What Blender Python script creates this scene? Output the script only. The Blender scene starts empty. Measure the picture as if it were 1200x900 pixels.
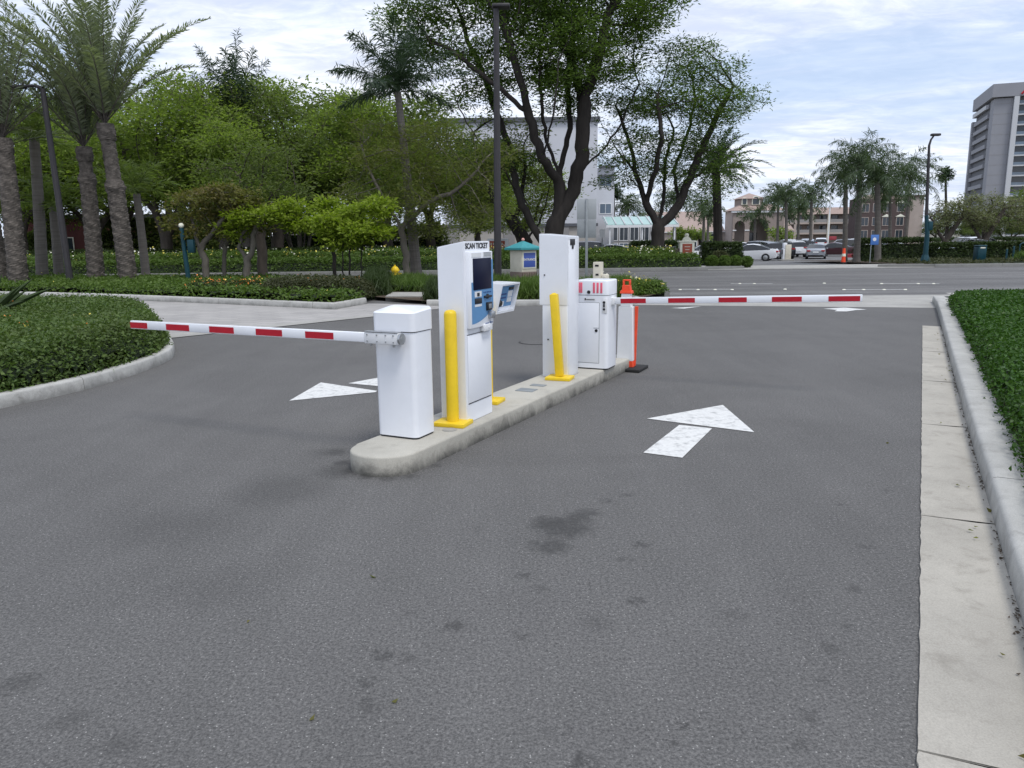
import bpy, bmesh, math, random
import numpy as np
from mathutils import Vector, Matrix
R = math.radians
scn = bpy.context.scene
COL = scn.collection
# ---------------------------------------------------------------- camera maths (photo pixels 1200x900 -> metres)
F, CX, CY, H, HY, ROLL = 900., 600., 450., 1.7, 277., 0.012
th = math.atan((CY-HY)/F)
fw = Vector((0, math.cos(th), -math.sin(th))); up0 = Vector((0, math.sin(th), math.cos(th))); rt0 = Vector((1, 0, 0))
rt = math.cos(ROLL)*rt0 - math.sin(ROLL)*up0
up = math.sin(ROLL)*rt0 + math.cos(ROLL)*up0
def ray(x, y): return fw + (x-CX)/F*rt - (y-CY)/F*up
def P(x, y, z=0.):
    d = ray(x, y); t = (z-H)/d.z; return Vector((d.x*t, d.y*t, z))
def Q(x, y, Y):
    d = ray(x, y); t = Y/d.y; return Vector((d.x*t, Y, H+d.z*t))
def zf(Y): return 0. if Y < 38 else (-.8*(Y-38)/37. if Y < 75 else -.8)
def G(x, y, dz=0.):
    Y = 20.
    for _ in range(60):
        p = P(x, y, zf(Y)+dz); Y = .5*Y+.5*min(p.y, 400)
    return Vector((p.x, p.y, zf(p.y)+dz))
AX = R(25.6)
def IS(s, n, z=0.): return Vector((n*math.cos(AX)+s*math.sin(AX), -n*math.sin(AX)+s*math.cos(AX), z))

# ---------------------------------------------------------------- materials
def sr(r, g, b):
    f = lambda c: (c/255/12.92) if c/255 <= .04045 else ((c/255+.055)/1.055)**2.4
    return (f(r), f(g), f(b), 1)
class NT:
    def __init__(s, name):
        s.m = bpy.data.materials.new(name); s.m.use_nodes = True
        s.t = s.m.node_tree; s.t.nodes.clear()
        s.out = s.t.nodes.new('ShaderNodeOutputMaterial')
    def n(s, typ, **kw):
        nd = s.t.nodes.new(typ)
        for k, v in kw.items():
            if k.startswith('i_'): nd.inputs[k[2:].replace('_', ' ')].default_value = v
            else: setattr(nd, k, v)
        return nd
    def l(s, a, b): s.t.links.new(a, b)
    def mix(s, fac, a, b, mode='MIX'):
        nd = s.n('ShaderNodeMix', data_type='RGBA', blend_type=mode)
        for i, v in ((0, fac), (6, a), (7, b)):
            if hasattr(v, 'is_output') or isinstance(v, bpy.types.NodeSocket): s.l(v, nd.inputs[i])
            else: nd.inputs[i].default_value = v
        return nd.outputs[2]
    def noise(s, scale, detail=4, rough=.6, co=None, dist=0.):
        nd = s.n('ShaderNodeTexNoise'); nd.inputs['Scale'].default_value = scale
        nd.inputs['Detail'].default_value = detail; nd.inputs['Roughness'].default_value = rough
        nd.inputs['Distortion'].default_value = dist
        if co is not None: s.l(co, nd.inputs['Vector'])
        return nd.outputs['Fac']
    def rng(s, v, a, b, c=0., d=1.):
        nd = s.n('ShaderNodeMapRange'); s.l(v, nd.inputs[0])
        for i, x in enumerate((a, b, c, d)): nd.inputs[i+1].default_value = x
        return nd.outputs[0]
    def math(s, op, a, b=None):
        nd = s.n('ShaderNodeMath', operation=op)
        for i, v in enumerate((a, b)):
            if v is None: continue
            if isinstance(v, bpy.types.NodeSocket): s.l(v, nd.inputs[i])
            else: nd.inputs[i].default_value = v
        return nd.outputs[0]
def scale4(c, k): return (c[0]*k, c[1]*k, c[2]*k, 1)
def pbr(name, col, rough=.6, metal=0., nscale=0., namt=.15, bump=0., bscale=None, spec=.4, coat=0., world=False, stretch=None, dirt=0., dirtcol=None, emis=None):
    t = NT(name); co = None
    g = t.n('ShaderNodeTexCoord'); co = g.outputs['Object']
    if world: co = t.n('ShaderNodeNewGeometry').outputs['Position']
    if stretch:
        mp = t.n('ShaderNodeMapping'); mp.inputs['Scale'].default_value = stretch; t.l(co, mp.inputs[0]); co = mp.outputs[0]
    p = t.n('ShaderNodeBsdfPrincipled')
    p.inputs['Base Color'].default_value = col; p.inputs['Roughness'].default_value = rough
    p.inputs['Metallic'].default_value = metal; p.inputs['Specular IOR Level'].default_value = spec
    p.inputs['Coat Weight'].default_value = coat
    c = None
    if nscale:
        f = t.rng(t.noise(nscale, 5, .65, co), .3, .7)
        c = t.mix(f, scale4(col, 1-namt), scale4(col, 1+namt))
    if dirt:
        f = t.math('MULTIPLY', t.rng(t.noise(max(nscale, 1)*.45, 6, .7, co), .5, .72), dirt)
        c = t.mix(f, c if c else col, dirtcol or scale4(col, .45))
    if c: t.l(c, p.inputs['Base Color'])
    if bump:
        b = t.n('ShaderNodeBump'); b.inputs['Strength'].default_value = bump; b.inputs['Distance'].default_value = .02
        t.l(t.noise(bscale or nscale or 20, 4, .6, co), b.inputs['Height']); t.l(b.outputs[0], p.inputs['Normal'])
    if emis: p.inputs['Emission Color'].default_value = col; p.inputs['Emission Strength'].default_value = emis
    t.l(p.outputs[0], t.out.inputs[0])
    return t.m
def leafmat(name, c1, c2, c3=None, trans=.35, clump=.8, rough=.55):
    """per-leaf variation of hue and value + variation between clumps of foliage (young / old leaves)"""
    t = NT(name)
    geo = t.n('ShaderNodeNewGeometry'); r = geo.outputs['Random Per Island']
    co = t.n('ShaderNodeTexCoord').outputs['Object']
    base = t.mix(t.rng(r, 0, 1), c1, c2)
    f = t.rng(t.noise(clump, 3, .6, co), .38, .64)
    base = t.mix(t.math('MULTIPLY', f, .75), base, c3 or c2)
    d = t.n('ShaderNodeBsdfPrincipled'); t.l(base, d.inputs['Base Color']); d.inputs['Roughness'].default_value = rough
    d.inputs['Specular IOR Level'].default_value = .25
    tr = t.n('ShaderNodeBsdfTranslucent')
    tc = t.mix(1., base, (1.1, 1.25, .5, 1), 'MULTIPLY'); t.l(tc, tr.inputs[0])
    ms = t.n('ShaderNodeMixShader'); ms.inputs[0].default_value = trans
    t.l(d.outputs[0], ms.inputs[1]); t.l(tr.outputs[0], ms.inputs[2]); t.l(ms.outputs[0], t.out.inputs[0])
    return t.m
def asphalt(name, base, stains_shade=(), streak=False, patch=.25, speck=.8):
    t = NT(name); co = t.n('ShaderNodeNewGeometry').outputs['Position']
    p = t.n('ShaderNodeBsdfPrincipled'); p.inputs['Roughness'].default_value = .82; p.inputs['Specular IOR Level'].default_value = .3
    big = t.rng(t.noise(.42, 5, .62, co, .8), .33, .68)
    c = t.mix(big, scale4(base, 1-patch), scale4(base, 1+patch*.75))
    mpt = t.n('ShaderNodeMapping'); mpt.inputs['Rotation'].default_value = (0, 0, AX); mpt.inputs['Scale'].default_value = (1.5, .07, 1); t.l(co, mpt.inputs[0])
    trk = t.rng(t.noise(1.6, 5, .65, mpt.outputs[0]), .36, .64)
    c = t.mix(trk, t.mix(1., c, (.955, .955, .955, 1), 'MULTIPLY'), t.mix(1., c, (1.04, 1.04, 1.04, 1), 'MULTIPLY'))
    mid = t.rng(t.noise(2.3, 5, .7, co), .3, .75)
    c = t.mix(t.math('MULTIPLY', mid, .3), c, scale4(base, .72))
    fine = t.rng(t.noise(95, 3, .75, co), .3, .7)
    c = t.mix(fine, t.mix(1., c, (.52, .52, .53, 1), 'MULTIPLY'), t.mix(1., c, (1.5, 1.49, 1.47, 1), 'MULTIPLY'))
    grain = t.rng(t.noise(55, 4, .85, co), .36, .64)
    c = t.mix(grain, t.mix(1., c, (.64, .64, .645, 1), 'MULTIPLY'), t.mix(1., c, (1.36, 1.35, 1.34, 1), 'MULTIPLY'))
    v = t.n('ShaderNodeTexVoronoi'); v.inputs['Scale'].default_value = 62; t.l(co, v.inputs['Vector'])
    sp = t.rng(v.outputs['Distance'], .12, .22, 1, 0)
    sep = t.n('ShaderNodeSeparateColor'); t.l(v.outputs['Color'], sep.inputs[0])
    sp = t.math('MULTIPLY', sp, t.rng(sep.outputs[0], .62, .9))
    c = t.mix(t.math('MULTIPLY', sp, speck), c, (.42, .41, .39, 1))
    if streak:
        mp = t.n('ShaderNodeMapping'); mp.inputs['Scale'].default_value = (.03, .9, 1); t.l(co, mp.inputs[0])
        s = t.rng(t.noise(1.2, 4, .6, mp.outputs[0]), .35, .65)
        c = t.mix(s, t.mix(1., c, (.72, .72, .72, 1), 'MULTIPLY'), t.mix(1., c, (1.22, 1.22, 1.22, 1), 'MULTIPLY'))
    if stains_shade:
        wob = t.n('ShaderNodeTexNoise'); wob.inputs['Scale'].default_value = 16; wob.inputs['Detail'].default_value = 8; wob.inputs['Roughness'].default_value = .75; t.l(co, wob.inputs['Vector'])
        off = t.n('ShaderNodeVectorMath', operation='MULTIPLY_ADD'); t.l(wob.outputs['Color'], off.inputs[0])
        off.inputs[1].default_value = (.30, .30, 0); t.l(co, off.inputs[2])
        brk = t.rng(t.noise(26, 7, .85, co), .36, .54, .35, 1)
        for (x, y, r, k) in stains_shade:
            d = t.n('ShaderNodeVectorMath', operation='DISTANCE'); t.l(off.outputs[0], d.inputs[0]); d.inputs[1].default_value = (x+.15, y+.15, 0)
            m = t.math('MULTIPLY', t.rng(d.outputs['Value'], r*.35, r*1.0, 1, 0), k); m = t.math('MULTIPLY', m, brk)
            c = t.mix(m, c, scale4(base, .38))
    t.l(c, p.inputs['Base Color'])
    b = t.n('ShaderNodeBump'); b.inputs['Strength'].default_value = .35; b.inputs['Distance'].default_value = .006
    t.l(t.noise(95, 3, .75, co), b.inputs['Height']); t.l(b.outputs[0], p.inputs['Normal'])
    t.l(p.outputs[0], t.out.inputs[0]); return t.m
def concrete(name, base, dirt=.5, grime=0.):
    t = NT(name); co = t.n('ShaderNodeNewGeometry').outputs['Position']
    p = t.n('ShaderNodeBsdfPrincipled'); p.inputs['Roughness'].default_value = .85; p.inputs['Specular IOR Level'].default_value = .25
    c = t.mix(t.rng(t.noise(1.3, 6, .65, co), .3, .7), scale4(base, .82), scale4(base, 1.12))
    c = t.mix(t.math('MULTIPLY', t.rng(t.noise(4.5, 7, .75, co, .5), .52, .72), dirt), c, (base[0]*.42, base[1]*.40, base[2]*.38, 1))
    c = t.mix(t.rng(t.noise(140, 3, .7, co), .25, .75), t.mix(1., c, (.8, .8, .8, 1), 'MULTIPLY'), t.mix(1., c, (1.15, 1.15, 1.15, 1), 'MULTIPLY'))
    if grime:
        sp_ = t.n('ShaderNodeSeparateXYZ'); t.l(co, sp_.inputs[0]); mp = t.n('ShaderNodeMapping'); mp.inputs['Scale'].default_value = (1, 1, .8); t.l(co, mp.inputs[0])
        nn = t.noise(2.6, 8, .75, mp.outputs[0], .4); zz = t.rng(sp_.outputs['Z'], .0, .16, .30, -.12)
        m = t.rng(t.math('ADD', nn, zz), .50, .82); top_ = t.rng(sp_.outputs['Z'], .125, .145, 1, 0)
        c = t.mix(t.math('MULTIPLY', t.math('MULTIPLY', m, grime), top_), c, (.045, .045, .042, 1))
    t.l(c, p.inputs['Base Color'])
    b = t.n('ShaderNodeBump'); b.inputs['Strength'].default_value = .3; b.inputs['Distance'].default_value = .006
    t.l(t.noise(60, 5, .7, co), b.inputs['Height']); t.l(b.outputs[0], p.inputs['Normal'])
    t.l(p.outputs[0], t.out.inputs[0]); return t.m
def bricky(name, c1, c2, mortar, scale, w, h, rot=0., msize=.02):
    t = NT(name); co = t.n('ShaderNodeNewGeometry').outputs['Position']
    mp = t.n('ShaderNodeMapping'); mp.inputs['Rotation'].default_value = (0, 0, rot); t.l(co, mp.inputs[0])
    b = t.n('ShaderNodeTexBrick'); t.l(mp.outputs[0], b.inputs['Vector'])
    b.inputs['Color1'].default_value = c1; b.inputs['Color2'].default_value = c2; b.inputs['Mortar'].default_value = mortar
    b.inputs['Scale'].default_value = scale; b.inputs['Mortar Size'].default_value = msize
    b.inputs['Brick Width'].default_value = w; b.inputs['Row Height'].default_value = h
    c = t.mix(t.rng(t.noise(.8, 5, .7, co), .3, .7), t.mix(1., b.outputs[0], (.8, .8, .8, 1), 'MULTIPLY'), b.outputs[0])
    p = t.n('ShaderNodeBsdfPrincipled'); p.inputs['Roughness'].default_value = .85; t.l(c, p.inputs['Base Color'])
    t.l(p.outputs[0], t.out.inputs[0]); return t.m
M = {}
def mk():
    M['white'] = pbr('white_paint', (.80, .82, .86, 1), .32, 0, 3, .03, .02, 60, coat=.15, dirt=.22, dirtcol=(.55, .55, .53, 1))
    M['whitedull'] = pbr('white_dull', (.72, .73, .74, 1), .5, 0, 4, .05)
    M['cream'] = pbr('cream_paint', (.62, .58, .48, 1), .6, 0, 5, .08)
    M['black'] = pbr('black_plastic', (.015, .015, .018, 1), .4)
    M['screen'] = pbr('dark_glass', (.004, .006, .028, 1), .35, spec=.15)
    M['blue'] = pbr('blue_panel', sr(92, 140, 185), .4, 0, 12, .05)
    M['darkblue'] = pbr('dark_blue', sr(40, 75, 130), .4)
    M['red'] = pbr('red_reflective', sr(175, 20, 40), .4, 0, 40, .1)
    M['redpink'] = pbr('pink_red_reflector', sr(235, 105, 125), .4, 0, 30, .1)
    M['orange'] = pbr('orange_plastic', sr(238, 80, 45), .5, 0, 8, .12)
    M['yellow'] = pbr('yellow_paint', (.80, .56, .02, 1), .42, 0, 7, .07, .05, 40, dirt=.25, dirtcol=sr(150, 110, 30))
    M['steel'] = pbr('steel', (.45, .46, .47, 1), .35, .8, 20, .1)
    M['signback'] = pbr('sign_back_metal', (.26, .28, .29, 1), .55, .2, 6, .1)
    M['rubber'] = pbr('rubber', (.02, .02, .02, 1), .8)
    M['tyre'] = pbr('tyre', (.02, .02, .022, 1), .75)
    M['poledark'] = pbr('dark_bronze_pole', (.045, .042, .045, 1), .5, .3, 6, .15)
    M['teal'] = pbr('teal_paint', sr(15, 60, 70), .45, .1, 6, .12)
    M['tealroof'] = pbr('teal_roof', sr(58, 140, 145), .5, 0, 10, .12)
    M['arrow'] = pbr('road_paint', (.66, .66, .64, 1), .7, 0, 22, .10, .1, 90, world=True, dirt=.8, dirtcol=(.22, .22, .22, 1))
    M['concrete'] = concrete('concrete_island', (.46, .44, .385, 1), .35, .85)
    M['kerb'] = concrete('concrete_kerb', (.45, .445, .42, 1), .5, .55)
    M['gutter'] = concrete('concrete_gutter', (.42, .395, .345, 1), .5)
    M['walk'] = concrete('concrete_walk', (.38, .37, .345, 1), .25)
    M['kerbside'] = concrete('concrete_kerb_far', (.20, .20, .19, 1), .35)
    M['paver'] = bricky('pale_pavers', (.36, .345, .33, 1), (.43, .41, .39, 1), (.26, .25, .24, 1), 1., .6, .3, AX, .012)
    M['soil'] = pbr('mulch_soil', (.075, .055, .038, 1), .95, 0, 9, .4, .6, 30, world=True)
    M['dirt'] = pbr('dry_ground', (.16, .15, .12, 1), .95, 0, .2, .25, .1, 3, world=True)
    stains_shade = []
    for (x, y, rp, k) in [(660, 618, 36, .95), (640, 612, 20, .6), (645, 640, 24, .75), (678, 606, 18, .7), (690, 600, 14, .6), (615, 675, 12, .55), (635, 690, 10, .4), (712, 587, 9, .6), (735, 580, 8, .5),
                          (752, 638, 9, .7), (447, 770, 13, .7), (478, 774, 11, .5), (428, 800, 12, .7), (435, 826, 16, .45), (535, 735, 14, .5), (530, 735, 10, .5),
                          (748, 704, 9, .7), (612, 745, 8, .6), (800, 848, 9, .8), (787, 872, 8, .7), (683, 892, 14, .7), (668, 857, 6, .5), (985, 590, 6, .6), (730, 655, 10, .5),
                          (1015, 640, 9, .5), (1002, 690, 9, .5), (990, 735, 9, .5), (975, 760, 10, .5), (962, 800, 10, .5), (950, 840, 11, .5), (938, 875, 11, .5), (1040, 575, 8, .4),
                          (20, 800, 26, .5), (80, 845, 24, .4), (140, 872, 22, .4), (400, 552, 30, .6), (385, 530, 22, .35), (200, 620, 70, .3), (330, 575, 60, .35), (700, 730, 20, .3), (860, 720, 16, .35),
                          (403, 542, 12, .8), (412, 552, 12, .8), (432, 557, 12, .7), (455, 560, 12, .6), (480, 558, 12, .6), (510, 546, 10, .5), (395, 530, 16, .5), (560, 620, 8, .3), (480, 720, 9, .3), (250, 690, 60, .2), (640, 860, 12, .25)]:  # ring of dots round the island nose paints contact shade; rest are stains
        p = P(x, y); q = P(x+rp, y); stains_shade.append((p.x, p.y, (q-p).length*1.25, min(k*1.1, .9)))
    M['asphalt'] = asphalt('driveway_asphalt', (.122, .120, .117, 1), stains_shade, False, .12)
    M['street'] = asphalt('street_asphalt', (.148, .146, .144, 1), (), True, .12, .2)
    M['lot'] = asphalt('lot_asphalt', (.16, .16, .16, 1), (), False, .15, .2)
    M['bark'] = pbr('grey_brown_bark', (.075, .062, .052, 1), .9, 0, 6, .35, .8, 14, stretch=(1, 1, .25))
    M['barkdark'] = pbr('dark_bark', (.030, .025, .022, 1), .9, 0, 5, .35, .8, 12, stretch=(1, 1, .25))
    M['barkpale'] = pbr('pale_bark', (.14, .125, .105, 1), .9, 0, 6, .3, .6, 14, stretch=(1, 1, .3))
    M['palmtrunk'] = pbr('date_palm_trunk', (.10, .087, .076, 1), .95, 0, 5, .6, .8, 22)
    M['queentrunk'] = pbr('ringed_palm_trunk', (.15, .135, .12, 1), .9, 0, 5, .25, .5, 12, stretch=(.2, .2, 3))
    M['hedge'] = leafmat('hedge_leaves', (.030, .085, .012, 1), (.075, .155, .028, 1), (.045, .10, .018, 1), .3, 3, .42)
    M['cover'] = leafmat('groundcover_leaves', (.055, .105, .025, 1), (.14, .205, .06, 1), (.10, .135, .045, 1), .3, 2, .5)
    M['coverdark'] = leafmat('shrub_leaves', (.028, .052, .014, 1), (.07, .105, .035, 1), (.05, .07, .03, 1), .3, 1.5)
    M['olivemound'] = leafmat('olive_mound_leaves', (.045, .058, .024, 1), (.10, .105, .052, 1), (.07, .075, .04, 1), .3, 1.5)
    M['grassy'] = leafmat('grass_blades', (.06, .115, .022, 1), (.14, .215, .05, 1), (.11, .165, .04, 1), .35, 1.5)
    M['bigleaf'] = leafmat('tall_tree_leaves', (.055, .105, .022, 1), (.14, .205, .045, 1), (.095, .15, .035, 1), .5, .5)
    M['bgleaf'] = leafmat('far_tree_leaves', (.11, .165, .04, 1), (.27, .335, .085, 1), (.19, .255, .06, 1), .55, .35)
    M['bgdark'] = leafmat('far_dark_leaves', (.075, .115, .035, 1), (.18, .225, .075, 1), (.13, .17, .055, 1), .5, .4)
    M['jac'] = leafmat('feathery_leaves', (.085, .12, .03, 1), (.20, .235, .065, 1), (.16, .165, .055, 1), .5, .7)
    M['lime'] = leafmat('lime_leaves', (.15, .22, .02, 1), (.30, .38, .045, 1), (.22, .29, .035, 1), .45, 1.)
    M['rusty'] = leafmat('rusty_green_leaves', (.11, .14, .03, 1), (.20, .20, .055, 1), (.17, .125, .06, 1), .4, 1.)
    M['oliveleaf'] = leafmat('grey_olive_leaves', (.12, .14, .07, 1), (.26, .27, .15, 1), (.19, .20, .12, 1), .35, .9)
    M['frond'] = leafmat('date_fronds', (.15, .175, .12, 1), (.27, .30, .21, 1), (.20, .23, .155, 1), .4, .7, .45)
    M['kingfrond'] = leafmat('dark_fronds', (.025, .05, .03, 1), (.07, .10, .06, 1), (.04, .07, .04, 1), .25, .7, .45)
    M['queenfrond'] = leafmat('queen_fronds', (.04, .07, .035, 1), (.10, .14, .07, 1), (.07, .10, .05, 1), .3, .7, .45)
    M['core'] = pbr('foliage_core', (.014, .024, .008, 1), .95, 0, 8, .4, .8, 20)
    M['fwhite'] = pbr('white_petals', (.75, .74, .62, 1), .6)
    M['fyellow'] = pbr('yellow_petals', (.72, .62, .12, 1), .6)
    M['forange'] = pbr('orange_petals', (.75, .26, .05, 1), .6)
    M['stucco'] = pbr('tan_stucco', sr(166, 154, 146), .9, 0, 1.2, .08, .2, 30)
    M['stuccodark'] = pbr('brown_stucco', sr(82, 70, 68), .9, 0, 1.2, .08, .2, 30)
    M['arch'] = pbr('arch_stucco', sr(142, 130, 123), .9, 0, 1.2, .08, .2, 30)
    M['rooftile'] = pbr('pink_clay_tile', sr(160, 142, 134), .9, 0, 2, .18, .5, 6, stretch=(3, 3, 1))
    M['bwhite'] = pbr('white_render', (.55, .56, .60, 1), .85, 0, .5, .05, .1, 20)
    M['bgrey'] = pbr('grey_render', (.26, .25, .245, 1), .85, 0, .5, .08)
    M['bbeige'] = pbr('beige_panel', (.40, .375, .345, 1), .85, 0, .5, .06)
    M['bband'] = pbr('dark_grey_band', (.10, .105, .12, 1), .7)
    M['towerpanel'] = pbr('grey_tower_panel', (.27, .275, .30, 1), .8, 0, .15, .05)
    M['towerwhite'] = pbr('tower_white', (.52, .53, .55, 1), .8)
    M['glass'] = pbr('window_glass', (.03, .04, .05, 1), .08, spec=.7)
    M['glassblue'] = pbr('blue_glass', (.10, .14, .19, 1), .1, .0, .08, .5, spec=.8)
    M['carglass'] = pbr('car_glass', (.012, .014, .016, 1), .06, spec=.7)
    M['redbrick'] = pbr('red_brown_wall', sr(88, 50, 48), .9, 0, 2, .15)
    M['canopyglass'] = pbr('canopy_panels', sr(160, 190, 185), .3, 0, 1, .1)
    M['signred'] = pbr('sign_red', sr(160, 80, 60), .6, 0, 8, .1)
    M['signblue'] = pbr('sign_blue', sr(70, 92, 165), .45)
    M['skyblue'] = pbr('sign_light_blue', sr(75, 118, 185), .45)
    M['lampred'] = pbr('tail_light', (.35, .01, .01, 1), .2)
    M['lampclear'] = pbr('head_light', (.6, .6, .6, 1), .1)
    M['redkerb'] = pbr('red_kerb_paint', sr(150, 62, 70), .8, 0, 8, .15)
    M['lattice'] = pbr('brown_woven_panel', (.17, .13, .11, 1), .85, 0, 4, .2)
    for k, c, mt in (('car_white', (.72, .73, .75, 1), 0), ('car_silver', (.38, .40, .43, 1), .6), ('car_black', (.012, .013, .016, 1), 0), ('car_grey', (.12, .13, .14, 1), .5), ('car_red', (.045, .01, .014, 1), 0)):
        M[k] = pbr(k+'_paint', c, .25, mt, coat=.8)
mk()
# ---------------------------------------------------------------- object helpers
def link(o, parent=None):
    COL.objects.link(o)
    if parent is not None: o.parent = parent
    return o
def tag(o, label, cat, group=None, kind=None):
    if label: o['label'] = label
    if cat: o['category'] = cat
    if group: o['group'] = group
    if kind: o['kind'] = kind
    return o
def thing(name, label, cat, loc=(0, 0, 0), rz=0., group=None):
    o = bpy.data.objects.new(name, None); COL.objects.link(o); o.location = loc; o.rotation_euler = (0, 0, rz)
    o.empty_display_size = .2
    return tag(o, label, cat, group)
class B:
    def __init__(s): s.b = bmesh.new()
    def box(s, lo, hi, bev=0., seg=2, taper=None):
        c = [(a+b)/2 for a, b in zip(lo, hi)]; d = [abs(b-a) for a, b in zip(lo, hi)]
        t = bmesh.new(); bmesh.ops.create_cube(t, size=1)
        for v in t.verts:
            k = 1.
            if taper and v.co.z > 0: k = taper
            v.co = Vector((c[0]+v.co.x*d[0]*k, c[1]+v.co.y*d[1]*k, c[2]+v.co.z*d[2]))
        if bev: bmesh.ops.bevel(t, geom=t.edges[:], offset=bev, segments=seg, profile=.5, affect='EDGES')
        s.merge(t); return s
    def merge(s, t, m=None):
        if m is not None: bmesh.ops.transform(t, matrix=m, verts=t.verts[:])
        me = bpy.data.meshes.new('tmp'); t.to_mesh(me); t.free(); s.b.from_mesh(me); bpy.data.meshes.remove(me)
    def cyl(s, p0, p1, r0, r1=None, n=16, bev=0.):
        p0, p1 = Vector(p0), Vector(p1); r1 = r0 if r1 is None else r1
        t = bmesh.new(); L = (p1-p0).length
        bmesh.ops.create_cone(t, cap_ends=True, segments=n, radius1=r0, radius2=r1, depth=L)
        if bev: bmesh.ops.bevel(t, geom=[e for e in t.edges if all(abs(v.co.z-L/2) < 1e-5 for v in e.verts)], offset=bev, segments=3, profile=.5, affect='EDGES')
        q = (p1-p0).to_track_quat('Z', 'Y')
        s.merge(t, Matrix.Translation((p0+p1)/2) @ q.to_matrix().to_4x4()); return s
    def prism(s, pts, axis, a, b):
        """polygon pts extruded along axis from a to b"""
        def mk_(u, v, w): return {'x': (w, u, v), 'y': (u, w, v), 'z': (u, v, w)}[axis]
        A_ = [s.b.verts.new(mk_(u, v, a)) for u, v in pts]; B_ = [s.b.verts.new(mk_(u, v, b)) for u, v in pts]
        n = len(pts)
        s.b.faces.new(A_[::-1]); s.b.faces.new(B_)
        for i in range(n): s.b.faces.new((A_[i], A_[(i+1) % n], B_[(i+1) % n], B_[i]))
        return s
    def tube(s, path, rad, n=8, cap=True):
        tube_into(s.b, [Vector(p) for p in path], rad, n, cap); return s
    def sphere(s, c, r, sc=(1, 1, 1), n=12):
        t = bmesh.new(); bmesh.ops.create_uvsphere(t, u_segments=n, v_segments=n//2+2, radius=r)
        s.merge(t, Matrix.Translation(c) @ Matrix.Diagonal((*sc, 1))); return s
    def face(s, pts):
        s.b.faces.new([s.b.verts.new(p) for p in pts]); return s
    def out(s, name, mat, parent=None, smooth=True, ang=35, normals=True):
        if normals: bmesh.ops.recalc_face_normals(s.b, faces=s.b.faces[:])
        me = bpy.data.meshes.new(name); s.b.to_mesh(me); s.b.free()
        if smooth and len(me.polygons):
            me.polygons.foreach_set('use_smooth', [True]*len(me.polygons)); me.set_sharp_from_angle(angle=R(ang))
        me.materials.append(M[mat] if isinstance(mat, str) else mat)
        return link(bpy.data.objects.new(name, me), parent)
def out_each(b, name, mat, parent=None, smooth=True):
    """one object per separate piece"""
    seen = set(); res = []
    b.b.verts.ensure_lookup_table(); b.b.verts.index_update(); isl_ = []
    for v in b.b.verts:
        if v in seen: continue
        st = [v]; seen.add(v); grp = []
        while st:
            q = st.pop(); grp.append(q)
            for e in q.link_edges:
                o_ = e.other_vert(q)
                if o_ not in seen: seen.add(o_); st.append(o_)
        isl_.append(set(g_.index for g_ in grp))
    b.b.verts.index_update()
    for g_ in isl_:
        c = B(); c.b.free(); c.b = b.b.copy(); c.b.verts.ensure_lookup_table()
        bmesh.ops.delete(c.b, geom=[c.b.verts[i] for i in range(len(c.b.verts)) if i not in g_], context='VERTS')
        res.append(c.out(name, mat, parent, smooth))
    b.b.free(); return res
def tube_into(bm, path, rad, n=8, cap=True):
    if not hasattr(rad, '__len__'): rad = [rad]*len(path)
    t0 = (path[1]-path[0]).normalized(); ref = Vector((0, 0, 1)) if abs(t0.z) < .9 else Vector((1, 0, 0))
    u = t0.cross(ref).normalized(); rings = []; rad = [float(q) for q in rad]
    for i, p in enumerate(path):
        t = (path[min(i+1, len(path)-1)]-path[max(i-1, 0)]).normalized()
        u = (u-t*u.dot(t)); u = u.normalized() if u.length > 1e-6 else t.orthogonal().normalized()
        v = t.cross(u)
        rings.append([bm.verts.new(p+rad[i]*(math.cos(2*math.pi*k/n)*u+math.sin(2*math.pi*k/n)*v)) for k in range(n)])
    for a, b in zip(rings, rings[1:]):
        for k in range(n): bm.faces.new((a[k], a[(k+1) % n], b[(k+1) % n], b[k]))
    if cap: bm.faces.new(rings[0][::-1]); bm.faces.new(rings[-1])
def np_mesh(name, V, Fq, mat, parent=None):
    me = bpy.data.meshes.new(name); k = Fq.shape[1]
    me.vertices.add(len(V)); me.vertices.foreach_set('co', V.astype(np.float32).ravel())
    me.loops.add(Fq.size); me.loops.foreach_set('vertex_index', Fq.astype(np.int32).ravel())
    me.polygons.add(len(Fq)); me.polygons.foreach_set('loop_start', np.arange(0, Fq.size, k, dtype=np.int32))
    me.update(calc_edges=True); me.validate()
    me.materials.append(M[mat] if isinstance(mat, str) else mat)
    return link(bpy.data.objects.new(name, me), parent)
def unit(a): return a/np.maximum(np.linalg.norm(a, axis=1, keepdims=True), 1e-9)
def leaf_arrays(C, size, aspect, rs, flat=.5, var=.4, fold=.25, D=None):
    """diamond leaves at C; D = preferred long axis"""
    n = len(C); U = rs.normal(size=(n, 3)); U[:, 2] *= flat
    if D is not None: U = unit(U)*.6+D
    U = unit(U); W = rs.normal(size=(n, 3)); W[:, 2] *= flat; W = unit(W-U*(W*U).sum(1, keepdims=True))
    N = np.cross(U, W); L = size*(1+var*(rs.rand(n, 1)*2-1)); Wd = L*aspect
    V = np.stack([C-U*L*.5, C+W*Wd*.5+N*Wd*fold-U*L*.08, C+U*L*.5-N*L*.08, C-W*Wd*.5+N*Wd*fold-U*L*.08], 1).reshape(-1, 3)
    return V, np.arange(4*n).reshape(n, 4)
def leaves(name, C, size, aspect, mat, parent, seed=0, **kw):
    V, Fq = leaf_arrays(C, size, aspect, np.random.RandomState(seed), **kw)
    return np_mesh(name, V, Fq, mat, parent)
def copy_tree(o, parent=None):
    c = o.copy(); COL.objects.link(c); c.parent = parent
    for ch in list(o.children): copy_tree(ch, c)
    return c
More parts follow.
